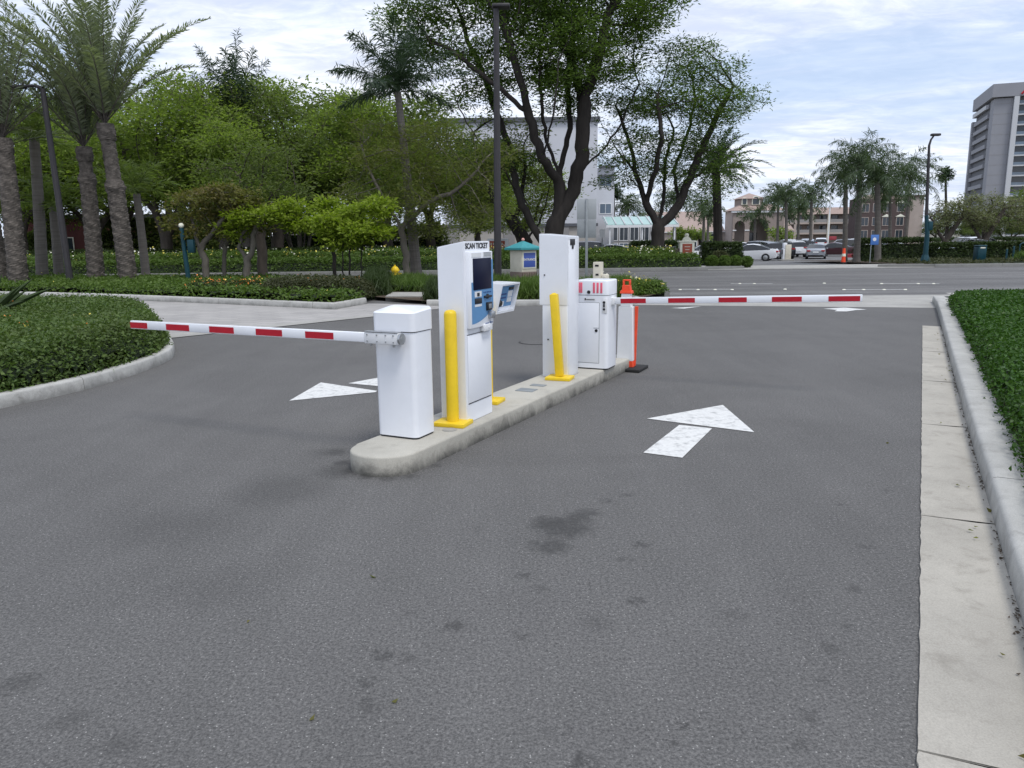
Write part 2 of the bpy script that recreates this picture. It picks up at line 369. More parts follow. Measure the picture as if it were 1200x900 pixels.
def text_bm(txt, size, bold=0.):
    cu = bpy.data.curves.new('txt', 'FONT'); cu.body = txt; cu.size = size; cu.align_x = 'CENTER'; cu.align_y = 'CENTER'; cu.extrude = .002; cu.offset = bold
    o = bpy.data.objects.new('txt', cu); COL.objects.link(o)
    dg = bpy.context.evaluated_depsgraph_get(); me = bpy.data.meshes.new_from_object(o.evaluated_get(dg))
    t = bmesh.new(); t.from_mesh(me); bpy.data.objects.remove(o); bpy.data.curves.remove(cu); bpy.data.meshes.remove(me); return t
def lettering(txt, size, mtx, mat, parent, bold=0., name='lettering'):
    b = B(); b.merge(text_bm(txt, size, bold), mtx); return b.out(name, mat, parent, smooth=False)
def face_mtx(pos, right, upv):
    r = Vector(right).normalized(); u = Vector(upv).normalized(); n = r.cross(u)
    m = Matrix((r, u, n)).transposed().to_4x4(); m.translation = Vector(pos); return m

# ---------------------------------------------------------------- ground sheets
def sheet(name, pts, mat, kind='structure', sub=False):
    """flat polygon(s); pts list of Vectors"""
    b = B(); b.face([tuple(p) for p in pts])
    bmesh.ops.triangulate(b.b, faces=b.b.faces[:])
    o = b.out(name, mat, smooth=False, normals=False)
    me = o.data
    if me.polygons[0].normal.z < 0: me.flip_normals()
    tag(o, None, None, kind=kind); return o
def slab(name, pts, z0, z1, mat, kind='structure'):
    b = B(); b.prism([(p[0], p[1]) for p in pts], 'z', z0, z1)
    o = b.out(name, mat, smooth=False); tag(o, None, None, kind=kind); return o
def kerb(name, pts, side, w=.15, h=.15, mat='kerb', step=1.2, parent=None):
    """kerb along ground polyline; side=+1: body lies left of the direction of travel. Cast in lengths with narrow joints"""
    pts = [Vector((p[0], p[1], 0)) for p in pts]
    # resample smoothly (Catmull-Rom)
    sm = []
    for i in range(len(pts)-1):
        p0, p1, p2, p3 = pts[max(i-1, 0)], pts[i], pts[i+1], pts[min(i+2, len(pts)-1)]
        k = max(2, int((p2-p1).length/.35))
        for j in range(k):
            t = j/k
            sm.append(.5*((2*p1)+(p2-p0)*t+(2*p0-5*p1+4*p2-p3)*t*t+(3*p1-p0-3*p2+p3)*t**3))
    sm.append(pts[-1]); pts = sm
    prof = [(0, -.02), (.012, h-.03), (.022, h-.008), (.045, h), (w-.02, h), (w, h-.02), (w, -.02)]
    b = B(); rnd = random.Random(5); nj = 3.05
    segs = [[]]; dist = 0.
    for i, p in enumerate(pts):
        if i: dist += (p-pts[i-1]).length
        t = (pts[min(i+1, len(pts)-1)]-pts[max(i-1, 0)]).normalized(); nrm = Vector((-t.y, t.x, 0))*side
        z = zf(p.y)
        def ring_at(q, jj): return [b.b.verts.new(q+nrm*(u+jj)+Vector((0, 0, z+v+jj*.5))) for u, v in prof]
        if dist > nj and 0 < i < len(pts)-1:
            dist = 0.; segs[-1].append(ring_at(p-t*.006, 0)); segs.append([ring_at(p+t*.006, rnd.uniform(-.003, .004))])
        else: segs[-1].append(ring_at(p, rnd.uniform(-.002, .002)))
    for rings in segs:
        if len(rings) < 2: continue
        for a, c in zip(rings, rings[1:]):
            for k in range(len(prof)-1): b.b.faces.new((a[k], a[k+1], c[k+1], c[k]))
        b.b.faces.new(rings[0]); b.b.faces.new(rings[-1][::-1])
    o = b.out(name, mat, parent, ang=50); tag(o, None, None, kind='structure'); return pts

# base sheet following the fall of the land
b = B(); ys = [-60, 0, 38, 75, 140, 900]; prev = None
for y in ys:
    row = [b.b.verts.new((x, y, zf(y)-.012)) for x in (-900, 900)]
    if prev: b.b.faces.new((prev[0], prev[1], row[1], row[0]))
    prev = row
tag(b.out('ground', 'dirt', smooth=False, normals=False), None, None, kind='structure')
# near driveway
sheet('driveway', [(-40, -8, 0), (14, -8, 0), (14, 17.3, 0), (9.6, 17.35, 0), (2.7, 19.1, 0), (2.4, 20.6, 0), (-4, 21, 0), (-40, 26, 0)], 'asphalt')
# street
b = B(); b.face([(-160, 20.5, -.004), (160, 20.5, -.004), (160, 37.4, -.004), (-160, 37.4, -.004)])
tag(b.out('street', 'street', smooth=False, normals=False), None, None, kind='structure')
# apron
sheet('concrete_apron', [(2.7, 19.05, .004), (9.65, 17.3, .004), (14, 17.3, .004), (14, 20.9, .004), (2.2, 21.2, .004)], 'walk')
# pavers
pv = [P(-300, 395), P(0, 412), P(190, 397), P(262, 389), P(395, 375), P(440, 369.5), P(515, 362), P(515, 357), P(432, 356), P(392, 363), P(300, 358), P(200, 354), P(100, 350), P(0, 347.5), P(-300, 348)]
sheet('paver_drive', [(p.x, p.y, .006) for p in pv], 'paver')
# pale edging band of the pavers and white stop line
a_, b_, c_, d_ = P(188, 398), P(440, 371.2), P(440, 369.4), P(188, 393.5)
sheet('paver_edging', [(q.x, q.y, .011) for q in (a_, b_, c_, d_)], 'walk')
# far lot
lot = [G(878, 306), G(1012, 303.5), G(1000, 290), (70, 80, -.8), (90, 170, -.8), (-20, 170, -.8), (5, 90, -.8), G(850, 306)]
b = B(); rows = []
for (yy, xa, xb) in [(40.5, 11.5, 19.2), (46, 11.5, 19.8), (55, 5, 26), (75, -20, 60), (120, -40, 120), (160, -40, 120)]:
    rows.append([b.b.verts.new((x, yy, zf(yy)+.002)) for x in (xa, xb)])
for r0, r1 in zip(rows, rows[1:]): b.b.faces.new((r0[0], r0[1], r1[1], r1[0]))
tag(b.out('parking_lot', 'lot', smooth=False, normals=False), None, None, kind='structure')
b = B(); b.box((9.5, 37.3, -.3), (20.4, 41.2, .03)); tag(b.out('lot_entrance_apron', 'walk', smooth=False), None, None, kind='structure')
# far verges (raised beds either side of the entrance)
FK = 37.3
def verge(name, x0, x1, y0, y1, mat='soil'):
    b = B(); r = []
    for yy in (y0, 38, y1): r.append([b.b.verts.new((x, yy, zf(yy)+.12)) for x in (x0, x1)])
    for p, q in zip(r, r[1:]): b.b.faces.new((p[0], p[1], q[1], q[0]))
    tag(b.out(name, mat, smooth=False, normals=False), None, None, kind='structure')
verge('far_bed', -160, 9.5, FK+.14, 52); verge('far_bed', 20.4, 160, FK+.14, 57)
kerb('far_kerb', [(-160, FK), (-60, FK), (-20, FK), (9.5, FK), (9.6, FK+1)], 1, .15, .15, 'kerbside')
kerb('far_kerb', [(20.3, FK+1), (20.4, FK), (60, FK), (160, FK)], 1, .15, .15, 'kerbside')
# street markings: thin dashes with reflective dots
b = B()
for (x0, x1, y) in [(797, 860, 339.2), (857, 906, 332.6), (988, 1063, 339.5), (1033, 1102, 332.5)]:
    p, q = P(x0, y), P(x1, y); b.face([(p.x, p.y, .002), (q.x, q.y, .002), (q.x, q.y+.11, .002), (p.x, p.y+.11, .002)])
tag(b.out('lane_lines', 'arrow', smooth=False, normals=False), None, None, kind='structure')
dotp = [(797, 339.5), (818, 339.5), (838, 339.5), (858, 339.5), (867, 332.5), (884, 332.5), (966, 332), (920, 339), (989, 339.5), (1012, 339.5), (1036, 339.5), (1061, 339.5), (1033, 332.5), (1076, 332.5), (1094, 332.5)]
db = B(); db.cyl((0, 0, 0), (0, 0, .022), .055, .035, 10); dm = None
for i, (x, y) in enumerate(dotp):
    p = P(x, y)
    if dm is None: o = db.out('road_stud', 'fwhite'); dm = o
    else: o = dm.copy(); COL.objects.link(o)
    o.location = (p.x, p.y, -.003); tag(o, 'small round white lane stud set in the far street', 'road stud', 'white studs along the lane lines of the street')
# arrows
def poly_px(name, lst):
    o = sheet(name, [Vector((*P(x, y)[:2], .005)) for x, y in lst], 'arrow'); return o
poly_px('lane_arrow_head', [(758, 491), (847, 475), (884, 507)])
poly_px('lane_arrow_stem', [(754, 531), (799.5, 537), (834.5, 502.5), (796, 498.5)])
poly_px('lane_arrow_head', [(339, 470), (376, 448.5), (442, 458.5), (440, 460)])
poly_px('lane_arrow_stem', [(408, 449.5), (470, 438), (470, 455), (440, 452.5)])
poly_px('lane_arrow_far', [(965, 362), (990, 360.6), (1016, 363), (1003, 363.6), (992, 365.2), (978, 365), (981, 363.4)])
poly_px('lane_arrow_far', [(786, 361.2), (822, 359.2), (802, 361.8)])
# gutter pan and kerb on the right
gl = [P(1075, 960), P(1075, 900), P(1078, 700), P(1080, 500), P(1081, 382)]
kl = [P(1260, 1000), P(1225, 840), P(1200, 745), P(1156, 585), P(1130, 490), P(1112, 420), P(1103, 384), P(1100, 372), P(1097, 362), P(1092, 354)]
def along(pts, t):
    d = [0]
    for a, c in zip(pts, pts[1:]): d.append(d[-1]+(c-a).length)
    x = t*d[-1]
    for i in range(len(pts)-1):
        if x <= d[i+1]+1e-9: return pts[i].lerp(pts[i+1], (x-d[i])/max(d[i+1]-d[i], 1e-6))
    return pts[-1]
def at_s(pts, s):
    a = Vector((math.sin(AX), math.cos(AX), 0)); v = [p.dot(a) for p in pts]
    for i in range(len(pts)-1):
        if v[i] <= s <= v[i+1]: return pts[i].lerp(pts[i+1], (s-v[i])/(v[i+1]-v[i]))
    return pts[-1] if s > v[-1] else pts[0]
b = B(); ss = [1.9, 2.62, 5.05, 7.6, 9.9, 12.4, 15.85]
rnd = random.Random(3)
for s0, s1 in zip(ss, ss[1:]):
    k = 40; L, Rr = [], []
    for i in range(k+1):
        s = s0+.006+(s1-s0-.012)*i/k
        l = at_s(gl, s).copy(); l.x += rnd.uniform(-.004, .004); r = at_s(kl, s).copy(); r.x += .03
        m = l.lerp(r, .72)
        L.append([b.b.verts.new((l.x, l.y, .001)), b.b.verts.new((l.x, l.y, .012)), b.b.verts.new((m.x, m.y, .006)), b.b.verts.new((r.x, r.y, .010))])
    for p, q in zip(L, L[1:]):
        for j in range(3): b.b.faces.new((p[j], p[j+1], q[j+1], q[j]))
    b.b.faces.new(L[0]); b.b.faces.new(L[-1][::-1])
tag(b.out('gutter_pan', 'gutter', ang=20), None, None, kind='structure')
kl2 = [Vector((p.x, p.y, 0)) for p in kl]
kerb('right_kerb', kl2, -1, .27, .155, 'kerb')
# debris leaves on the gutter
rs = np.random.RandomState(4); dl = []
for i in range(26):
    s = rs.uniform(2.6, 15); t = rs.beta(3, 1); l = at_s(gl, s); r = at_s(kl, s); p = l.lerp(r, .1+.88*t); dl.append((p.x, p.y, .022))
for (x, y) in [(437, 677), (366, 843), (463, 823), (291, 730), (1040, 520), (860, 455), (1043, 470)]: p = P(x, y); dl.append((p.x, p.y, .008))
o = leaves('fallen_leaves', np.array(dl), .035, .5, 'rusty', None, 5, flat=.15); tag(o, 'small dry leaves lying in the concrete gutter and on the asphalt', 'leaves', kind='stuff')

# grit and leaf crumbs gathered in the angle of the gutter
rs = np.random.RandomState(8); gr = []
for i in range(1500):
    s_ = rs.uniform(2.3, 16); patch = .5+.5*math.sin(s_*2.1)+.5*math.sin(s_*5.3+1)
    if rs.rand() > .25+.5*patch: continue
    l = at_s(gl, s_); r = at_s(kl, s_); t_ = 1-abs(rs.normal())*.045; p = l.lerp(r, t_); gr.append((p.x+.01, p.y, .014+rs.rand()*.004))
o = leaves('gutter_grit', np.array(gr), .016, .7, 'soil', None, 9, flat=.15); tag(o, 'dark grit and leaf crumbs gathered along the foot of the right-hand kerb', 'grit', kind='stuff')
# ---------------------------------------------------------------- traffic island
s0, s1, n0, n1 = 4.63, 9.86, -3.53, -2.985
hw = (n1-n0)/2; nc = (n0+n1)/2
out = []
for i in range(17):
    a = math.pi+math.pi*i/16; out.append((nc+hw*math.cos(a), s0-.0+hw*.95*math.sin(a)))
for i in range(9):
    a = math.pi*i/8; out.append((nc+hw*math.cos(a)*.999, s1-.35+hw*.6*math.sin(a)))
out = [(n_+.036*(s_-5.0), s_) for n_, s_ in out]
b = B(); b.prism(out, 'z', -.02, .15)
bmesh.ops.bevel(b.b, geom=[e for e in b.b.edges if all(abs(v.co.z-.15) < 1e-5 for v in e.verts)], offset=.018, segments=3, profile=.5, affect='EDGES')
isl = b.out('traffic_island', 'concrete', ang=40); isl.rotation_euler.z = -AX; tag(isl, None, None, kind='structure')
def ithing(name, label, cat, n, s, z=.15, rz=0., group=None): return thing(name, label, cat, IS(s, n, z), -AX+rz, group)

# ---------------------------------------------------------------- barrier gates
def red_arm(root, x0, x1, y, z, sgn, stripes, rise=0.):
    """arm along local x; stripes listed as distances from x0"""
    d = 1 if x1 > x0 else -1; L = abs(x1-x0)
    b = B(); b.box((min(x0, x1), y-.02, z-.037), (max(x0, x1), y+.02, z+.037), .006)
    a = b.out('barrier_arm', 'white', root)
    a.location.z = 0
    for (p, q) in stripes:
        c = B(); xa, xb = x0+d*p, x0+d*q
        c.box((min(xa, xb), y-.0225, z-.029), (max(xa, xb), y+.0225, z+.024), .0)
        st = c.out('reflective_stripe', 'red', a)
    if rise:
        a.matrix_local = Matrix.Translation((x0, y, z)) @ Matrix.Rotation(-rise*d, 4, 'Y') @ Matrix.Translation((-x0, -y, -z))
    return a
# near gate, local x = n, y = s; origin at centre of footprint
g1 = ithing('barrier_gate', 'near white barrier gate cabinet on the rounded nose of the island, arm reaching left', 'barrier gate', -3.355, 5.04)
def cab_body(w, d, z0, z1, r=.045, k=4):
    pts = []
    for cx, cy, a0 in ((w/2-r, d/2-r, 0), (-w/2+r, d/2-r, 90), (-w/2+r, -d/2+r, 180), (w/2-r, -d/2+r, 270)):
        for i in range(k+1): a = R(a0+90*i/k); pts.append((cx+r*math.cos(a), cy+r*math.sin(a)))
    return pts
W1, D1 = .372, .285
b = B(); b.prism(cab_body(W1-.012, D1-.012, 0, 0), 'z', .0, .014); b.out('base_gasket', 'black', g1)
b = B(); b.prism(cab_body(W1, D1, 0, 0), 'z', .0155, .838); b.out('cabinet', 'white', g1)
b = B(); b.prism(cab_body(W1-.01, D1-.01, 0, 0), 'z', .838, .846); b.out('seam', 'black', g1)
b = B(); lid = cab_body(W1+.012, D1+.012, 0, 0); A_ = [b.b.verts.new((x, y, .846)) for x, y in lid]; Bv = [b.b.verts.new((x, y, .995+.02*(y/D1)+.0)) for x, y in lid]
Cv = [b.b.verts.new((x*.95, y*.94, 1.006+.03*(y/D1))) for x, y in lid]; n_ = len(lid)
for i in range(n_):
    j = (i+1) % n_; b.b.faces.new((A_[i], A_[j], Bv[j], Bv[i])); b.b.faces.new((Bv[i], Bv[j], Cv[j], Cv[i]))
b.b.faces.new(Cv); b.b.faces.new(A_[::-1]); b.out('lid', 'white', g1, ang=30)
yf = -D1/2
arm = red_arm(g1, -.02, -2.80, yf-.075, .80, -1, [(.58, .93), (1.21, 1.52), (1.79, 2.10), (2.36, 2.58)] if False else [(.475, .755), (.995, 1.275), (1.52, 1.80), (2.04, 2.32), (2.56, 2.779)])
b = B(); b.box((-.20, yf-.10, .755), (.115, yf-.052, .845), .008); br = b.out('arm_bracket', 'whitedull', g1)
b = B()
for x in (-.17, -.08, .0, .07):
    for z in (.775, .825): b.cyl((x, yf-.099, z), (x, yf-.106, z), .006, n=8)
out_each(b, 'bolt', 'steel', br)
b = B(); b.box((-.19, yf-.105, .846), (.11, yf-.05, .853), .002); b.out('clamp_plate', 'steel', br)
b = B()
for x in (-.15, .06): b.cyl((x, yf-.08, .735), (x, yf-.08, .756), .010, n=8)
out_each(b, 'clamp_nut', 'steel', br)
b = B(); b.cyl((.05, yf-.052, .80), (.05, yf+.01, .80), .045, n=20); b.out('shaft', 'steel', g1)
b = B(); b.cyl((.116, yf-.076, .80), (.135, yf-.076, .80), .043, n=20); b.cyl((.135, yf-.076, .80), (.137, yf-.076, .80), .018, n=12); b.out('end_cap', 'steel', g1)
# far gate
g2 = ithing('barrier_gate', 'far white barrier gate cabinet with pink reflectors, arm reaching right over the lane', 'barrier gate', -3.01, 8.64)
W2, D2 = .385, .36
b = B(); b.prism(cab_body(W2-.012, D2-.012, 0, 0), 'z', .0, .014); b.out('base_gasket', 'black', g2)
b = B(); b.prism(cab_body(W2, D2, 0, 0, .05), 'z', .0155, .865); cb2 = b.out('cabinet', 'white', g2)
b = B(); b.box((-.175, -D2/2-.003, .08), (.085, -D2/2+.01, .78), .001); b.out('door_panel', 'white', g2)
b = B()
for (x0, x1, z0, z1) in ((-.18, .09, .782, .787), (-.18, .09, .073, .078), (.087, .092, .078, .782)): b.box((x0, -D2/2-.001, z0), (x1, -D2/2+.01, z1))
out_each(b, 'door_seam', 'signback', g2)
b = B(); b.cyl((.055, -D2/2-.008, .46), (.055, -D2/2, .46), .018, n=14); b.out('door_lock', 'black', g2)
b = B(); b.box((.02, -D2/2-.005, .487), (.09, -D2/2, .492)); b.out('lock_label', 'signback', g2)
b = B(); b.box((-.10, -D2/2-.0015, .80), (.04, -D2/2+.002, .84), .0); lb = b.out('maker_label', 'whitedull', g2)
b = B(); b.box((-.09, -D2/2-.004, .812), (-.075, -D2/2, .835)); b.box((-.07, -D2/2-.004, .815), (.03, -D2/2, .822)); b.out('label_print', 'black', lb)
b = B(); b.prism(cab_body(W2-.01, D2-.01, 0, 0, .05), 'z', .865, .873); b.out('seam', 'signback', g2)
b = B(); b.prism(cab_body(W2+.004, D2+.004, 0, 0, .05), 'z', .873, 1.045)
bmesh.ops.bevel(b.b, geom=[e for e in b.b.edges if all(abs(v.co.z-1.045) < 1e-5 for v in e.verts)], offset=.02, segments=3, profile=.5, affect='EDGES')
hd = b.out('hood', 'white', g2)
for x in (-.175, -.145, .01, .055, .10):
    c = B(); c.box((x, -D2/2-.006, .895), (x+.025, -D2/2-.001, 1.015), .001); c.out('reflector', 'redpink', hd)
b = B(); b.cyl((-.04, -D2/2-.010, .905), (-.04, -D2/2-.001, .905), .02, n=12); b.out('hood_lock', 'black', hd)
b = B(); b.box((W2/2-.052, -D2/2-.0045, .66), (W2/2-.012, -D2/2+.02, .84), .012); b.box((W2/2-.07, -D2/2-.004, .665), (W2/2-.04, -D2/2+.0, .835), .004)
sk = b.out('warning_sticker', 'whitedull', g2)
b = B(); b.cyl((W2/2-.045, -D2/2-.010, .79), (W2/2-.045, -D2/2-.0046, .79), .016, n=14); b.cyl((W2/2-.045, -D2/2-.010, .71), (W2/2-.045, -D2/2-.0046, .71), .014, n=14); b.box((W2/2-.055, -D2/2-.010, .735), (W2/2-.035, -D2/2-.0046, .77)); b.out('pictogram', 'black', sk)
b = B(); b.box((W2/2-.06, -.06, .752), (W2/2+.03, .06, .84), .008); b.out('arm_bracket', 'whitedull', g2)
red_arm(g2, W2/2-.02, W2/2+2.66, .0, .795, 1, [(.12, .42), (.68, .98), (1.24, 1.54), (1.80, 2.10), (2.36, 2.66)], rise=.035)

# ---------------------------------------------------------------- ticket kiosk with screen facing the right-hand lane
k1 = ithing('ticket_kiosk', 'tall white ticket kiosk with dark screen and blue panel, headed SCAN TICKET', 'ticket kiosk', -3.195, 5.76)
w, d = .25, .47   # n-width, s-depth
b = B(); b.prism([(-w/2, .0), (w/2, .0), (w/2, 1.515), (-w/2, 1.470)], 'y', -d/2, d/2)
bmesh.ops.bevel(b.b, geom=b.b.edges[:], offset=.006, segments=2, affect='EDGES'); b.out('kiosk_body', 'white', k1)
fx = w/2
b = B(); b.box((fx-.01, -d/2+.03, .80), (fx+.035, d/2-.02, 1.43), .006); fp = b.out('front_panel', 'white', k1)
b = B(); b.box((fx+.0015, -d/2+.03, .17), (fx+.008, d/2-.02, .74), .002); b.out('lower_door', 'white', k1)
b = B(); b.box((fx-.003, -d/2+.03, .159), (fx+.003, d/2-.02, .165)); b.box((fx-.003, -d/2+.03, .745), (fx+.003, d/2-.02, .75)); out_each(b, 'door_seam', 'black', k1)
X = fx+.035
# blue decal with swooping lower edge
pts = []
for i in range(13):
    t = i/12; pts.append((-d/2+.06+t*(d-.08), .835+.11*t*t))
pts += [(d/2-.02, 1.36), (d/2-.055, 1.36), (d/2-.055, 1.12), (-d/2+.09, 1.12), (-d/2+.085, 1.18), (-d/2+.06, 1.18)]
b = B(); b.prism(pts, 'x', X-.001, X+.002); b.out('blue_decal', 'blue', fp, smooth=False)
b = B(); b.box((X-.002, -d/2+.09, 1.115), (X+.006, d/2-.055, 1.375), .002); b.out('screen', 'screen', fp)
b = B(); b.box((X-.002, -d/2+.07, 1.385), (X+.003, -d/2+.24, 1.42)); b.box((X-.002, -d/2+.27, 1.385), (X+.003, d/2-.04, 1.425)); out_each(b, 'notice_label', 'whitedull', fp)
b = B()
for zz in (1.391, 1.400, 1.409, 1.418): b.box((X, -d/2+.285, zz), (X+.005, d/2-.055, zz+.003))
b.out('notice_print', 'signback', fp)
b = B(); b.box((X-.002, -d/2+.11, 1.055), (X+.004, -d/2+.23, 1.102)); b.box((X-.002, -d/2+.11, .975), (X+.004, -d/2+.23, .995)); out_each(b, 'instruction_label', 'whitedull', fp)
b = B(); b.box((X, -d/2+.15, 1.062), (X+.007, -d/2+.19, 1.09)); b.box((X-.002, -d/2+.11, 1.0), (X+.008, -d/2+.23, 1.045), .003); b.out('ticket_slot', 'black', fp)
b = B(); b.box((X-.002, -d/2+.27, 1.04), (X+.018, -d/2+.40, 1.058), .004); b.box((X-.002, -d/2+.32, 1.03), (X+.012, -d/2+.35, 1.07), .003); b.out('card_slot', 'black', fp)
b = B(); b.box((X-.002, -d/2+.31, .93), (X+.02, -d/2+.40, 1.0), .004); b.out('scanner_window', 'black', fp)
b = B(); b.box((X-.002, -d/2+.33, .945), (X+.023, -d/2+.38, .985), .002); b.out('scanner_glass', 'signback', fp)
b = B(); b.box((X-.002, -d/2+.405, .935), (X+.006, -d/2+.425, .995)); b.out('side_label', 'whitedull', fp)
b = B(); b.box((X-.002, -d/2+.35, .86), (X+.04, -d/2+.42, .92), .006); b.out('ticket_tray', 'steel', fp)
b = B()
for i in range(5): b.box((X+.001, -d/2+.27+.03*i, 1.08), (X+.004, -d/2+.288+.03*i, 1.092))
b.out('panel_print', 'darkblue', fp)
b = B(); b.box((X-.006, -d/2+.30, .812), (X+.003, -d/2+.36, .822)); b.box((X-.006, -d/2+.38, .815), (X+.003, -d/2+.39, .835)); b.box((X-.006, -d/2+.40, .817), (X+.003, -d/2+.43, .824)); b.out('maker_mark', 'darkblue', fp)
b = B(); b.box((fx, .02, .755), (fx+.05, .17, .815), .006); b.cyl((fx+.05, .10, .785), (fx+.055, .10, .785), .008); b.out('lock_box', 'whitedull', k1)
lettering('SCAN TICKET', .064, face_mtx((fx+.001, -.006, 1.474), (0, 1, 0), (0, 0, 1)), 'black', k1, .0012)

# hooded card terminal just beyond the kiosk
k2 = ithing('card_terminal', 'small hooded card terminal with sloping blue face just beyond the screen kiosk', 'card terminal', -3.19, 6.60)
b = B(); b.cyl((-.17, -.46, .02), (-.17, -.46, 1.0), .04, n=18); b.box((-.24, -.53, 0), (-.10, -.39, .02), .004); b.box((-.20, -.44, .92), (-.14, -.15, .98), .004); b.out('pedestal', 'whitedull', k2)
b = B(); hs, he = -.20, .185
prof = [(-.21, .83), (-.03, .835), (.04, 1.115), (-.21, 1.122)]
b.prism(prof, 'y', hs, hs+.014); b.prism(prof, 'y', he-.014, he)
b.prism([(-.21, 1.1225), (.045, 1.1155), (.042, 1.100), (-.21, 1.107)], 'y', hs+.0145, he-.0145)
b.prism([(-.21, .831), (-.03, .836), (-.026, .858), (-.21, .858)], 'y', hs+.0145, he-.0145)
b.prism([(-.208, .859), (-.066, .859), (-.012, 1.0995), (-.208, 1.1065)], 'y', hs+.0145, he-.0145)
b.out('hood', 'white', k2, smooth=False)
sl = Vector((.054, 0, .2405)).normalized(); nrm = Vector((.2405, 0, -.054)).normalized()
def slope(y, h, off): q = Vector((-.066, y, .859))+sl*h+nrm*off; return q
def slope_box(y0, y1, h0, h1, o0, o1):
    c = B(); vs = [slope(y, h, o) for o in (o0, o1) for (y, h) in ((y0, h0), (y1, h0), (y1, h1), (y0, h1))]
    vv = [c.b.verts.new(v) for v in vs]
    for f in ((3, 2, 1, 0), (4, 5, 6, 7), (0, 1, 5, 4), (1, 2, 6, 5), (2, 3, 7, 6), (3, 0, 4, 7)): c.b.faces.new([vv[i] for i in f])
    return c
slope_box(hs+.02, he-.02, .035, .235, .001, .003).out('blue_face', 'blue', k2, smooth=False)
slope_box(.05, .15, .195, .222, .003, .010).out('card_slot', 'black', k2, smooth=False)
slope_box(.05, .15, .125, .185, .003, .005).out('card_label', 'whitedull', k2, smooth=False)
slope_box(.05, .15, .075, .12, .003, .005).out('notice_label', 'whitedull', k2, smooth=False)
slope_box(-.06, -.01, .04, .09, .003, .005).out('key_label', 'whitedull', k2, smooth=False)
c = B(); q = slope(-.11, .075, .003); q2 = slope(-.11, .075, .028); c.cyl(q, q2, .036, .026, 18); c.out('speaker_knob', 'black', k2)
for hh in (.15, .115): slope_box(-.15, .02, hh, hh+.016, .003, .005).out('panel_print', 'darkblue', k2, smooth=False)

# exit kiosk (seen from behind)
k3 = ithing('ticket_kiosk', 'tall plain white kiosk seen from behind, between the leaning bollard and the far gate', 'ticket kiosk', -3.215, 7.99)
w, d = .30, .33
b = B(); b.box((-w/2, -d/2, 0), (w/2, d/2, 1.0), .006); b.out('lower_body', 'white', k3)
b = B(); b.prism([(-w/2-.035, .80), (w/2+.003, .80), (w/2+.003, 1.545), (-w/2-.035, 1.575)], 'y', -d/2-.004, d/2+.004)
bmesh.ops.bevel(b.b, geom=b.b.edges[:], offset=.006, segments=2, affect='EDGES')
b2 = b.out('upper_body', 'white', k3)
b = B(); b.box((w/2+.001, -d/2+.02, .02), (w/2+.0065, d/2-.02, 1.50), .002); b.out('side_door', 'white', k3)
for (x, z) in ((-w/2+.03, 1.13), (-w/2+.07, .42)):
    c = B(); c.cyl((x, -d/2-.012, z), (x, -d/2-.003, z), .008, n=10); c.out('screw_cap', 'black', k3)
b = B(); b.box((w/2+.0068, -d/2+.05, 1.45), (w/2+.012, -d/2+.19, 1.515), .001); b.box((w/2+.0068, -d/2+.10, 1.41), (w/2+.012, -d/2+.15, 1.45), .001); b.out('black_label', 'black', k3)
b = B(); b.box((-w/2-.05, -d/2+.05, .85), (-w/2-.036, d/2-.05, 1.45), .003); b.out('front_panel', 'blue', k3)

# bollards
def bollard(label, n, s, lean=0., h=.93, r=.052, square=False):
    t = ithing('bollard', label, 'bollard', n, s, .15, R(6), 'yellow bollards on the island')
    b = B(); b.box((-.14, -.11, 0), (.14, .11, .035), .006); b.out('base_plate', 'yellow', t)
    b = B()
    if square: b.box((-r*.85, -r*.85, .0), (r*.85, r*.85, h-.03), .012); b.sphere((0, 0, h-.045), r*.8, (1, 1, .7))
    else: b.cyl((0, 0, .0), (0, 0, h), r, n=24, bev=.035)
    p = b.out('post', 'yellow', t); p.location.z = .0355
    p.rotation_euler = (R(0), lean, 0)
    return t
bollard('yellow round bollard standing in front of the screen kiosk', -3.165, 5.45)
bollard('yellow bollard leaning left beside the plain white kiosk', -3.115, 7.72, R(-4.2), .93, .05, True)
bollard('yellow bollard mostly hidden behind the screen kiosk, only its base plate showing', -3.305, 6.36)
# junction covers in the island top
for i, (n_, s_, a, bb, lab) in enumerate([(-3.20, 7.02, .19, .15, 'grey rectangular cable cover set in the island between the kiosks'), (-3.19, 7.30, .16, .09, 'smaller grey cable cover set in the island, touching the larger cover')]):
    b = B(); b.box((-a/2, -bb/2, .0), (a/2, bb/2, .008), .002); o = b.out('cable_cover', 'signback'); o.location = IS(s_, n_, .149); o.rotation_euler.z = -AX
    tag(o, lab, 'cable cover', 'grey cable covers in the island')
for (n_, s_, lab) in [(-3.10, 5.28, 'round utility lid in the island beside the near bollard base'), (-3.12, 8.15, 'round utility lid in the island in front of the far gate')]:
    b = B(); b.cyl((0, 0, 0), (0, 0, .006), .06, n=24); b.cyl((0, 0, .006), (0, 0, .008), .045, n=24); o = b.out('utility_lid', 'walk'); o.location = IS(s_, n_, .149)
    tag(o, lab, 'utility lid')
# manhole on exit lane
p = P(630, 401); b = B(); b.cyl((0, 0, 0), (0, 0, .005), .31, n=32); o = b.out('manhole_cover', 'poledark'); b = B(); b.cyl((0, 0, .0), (0, 0, .007), .285, n=32); c_ = b.out('lid', 'asphalt', o); o.location = (p.x, p.y, .0); tag(o, 'round dark manhole cover in the asphalt left of the plain kiosk', 'manhole cover')

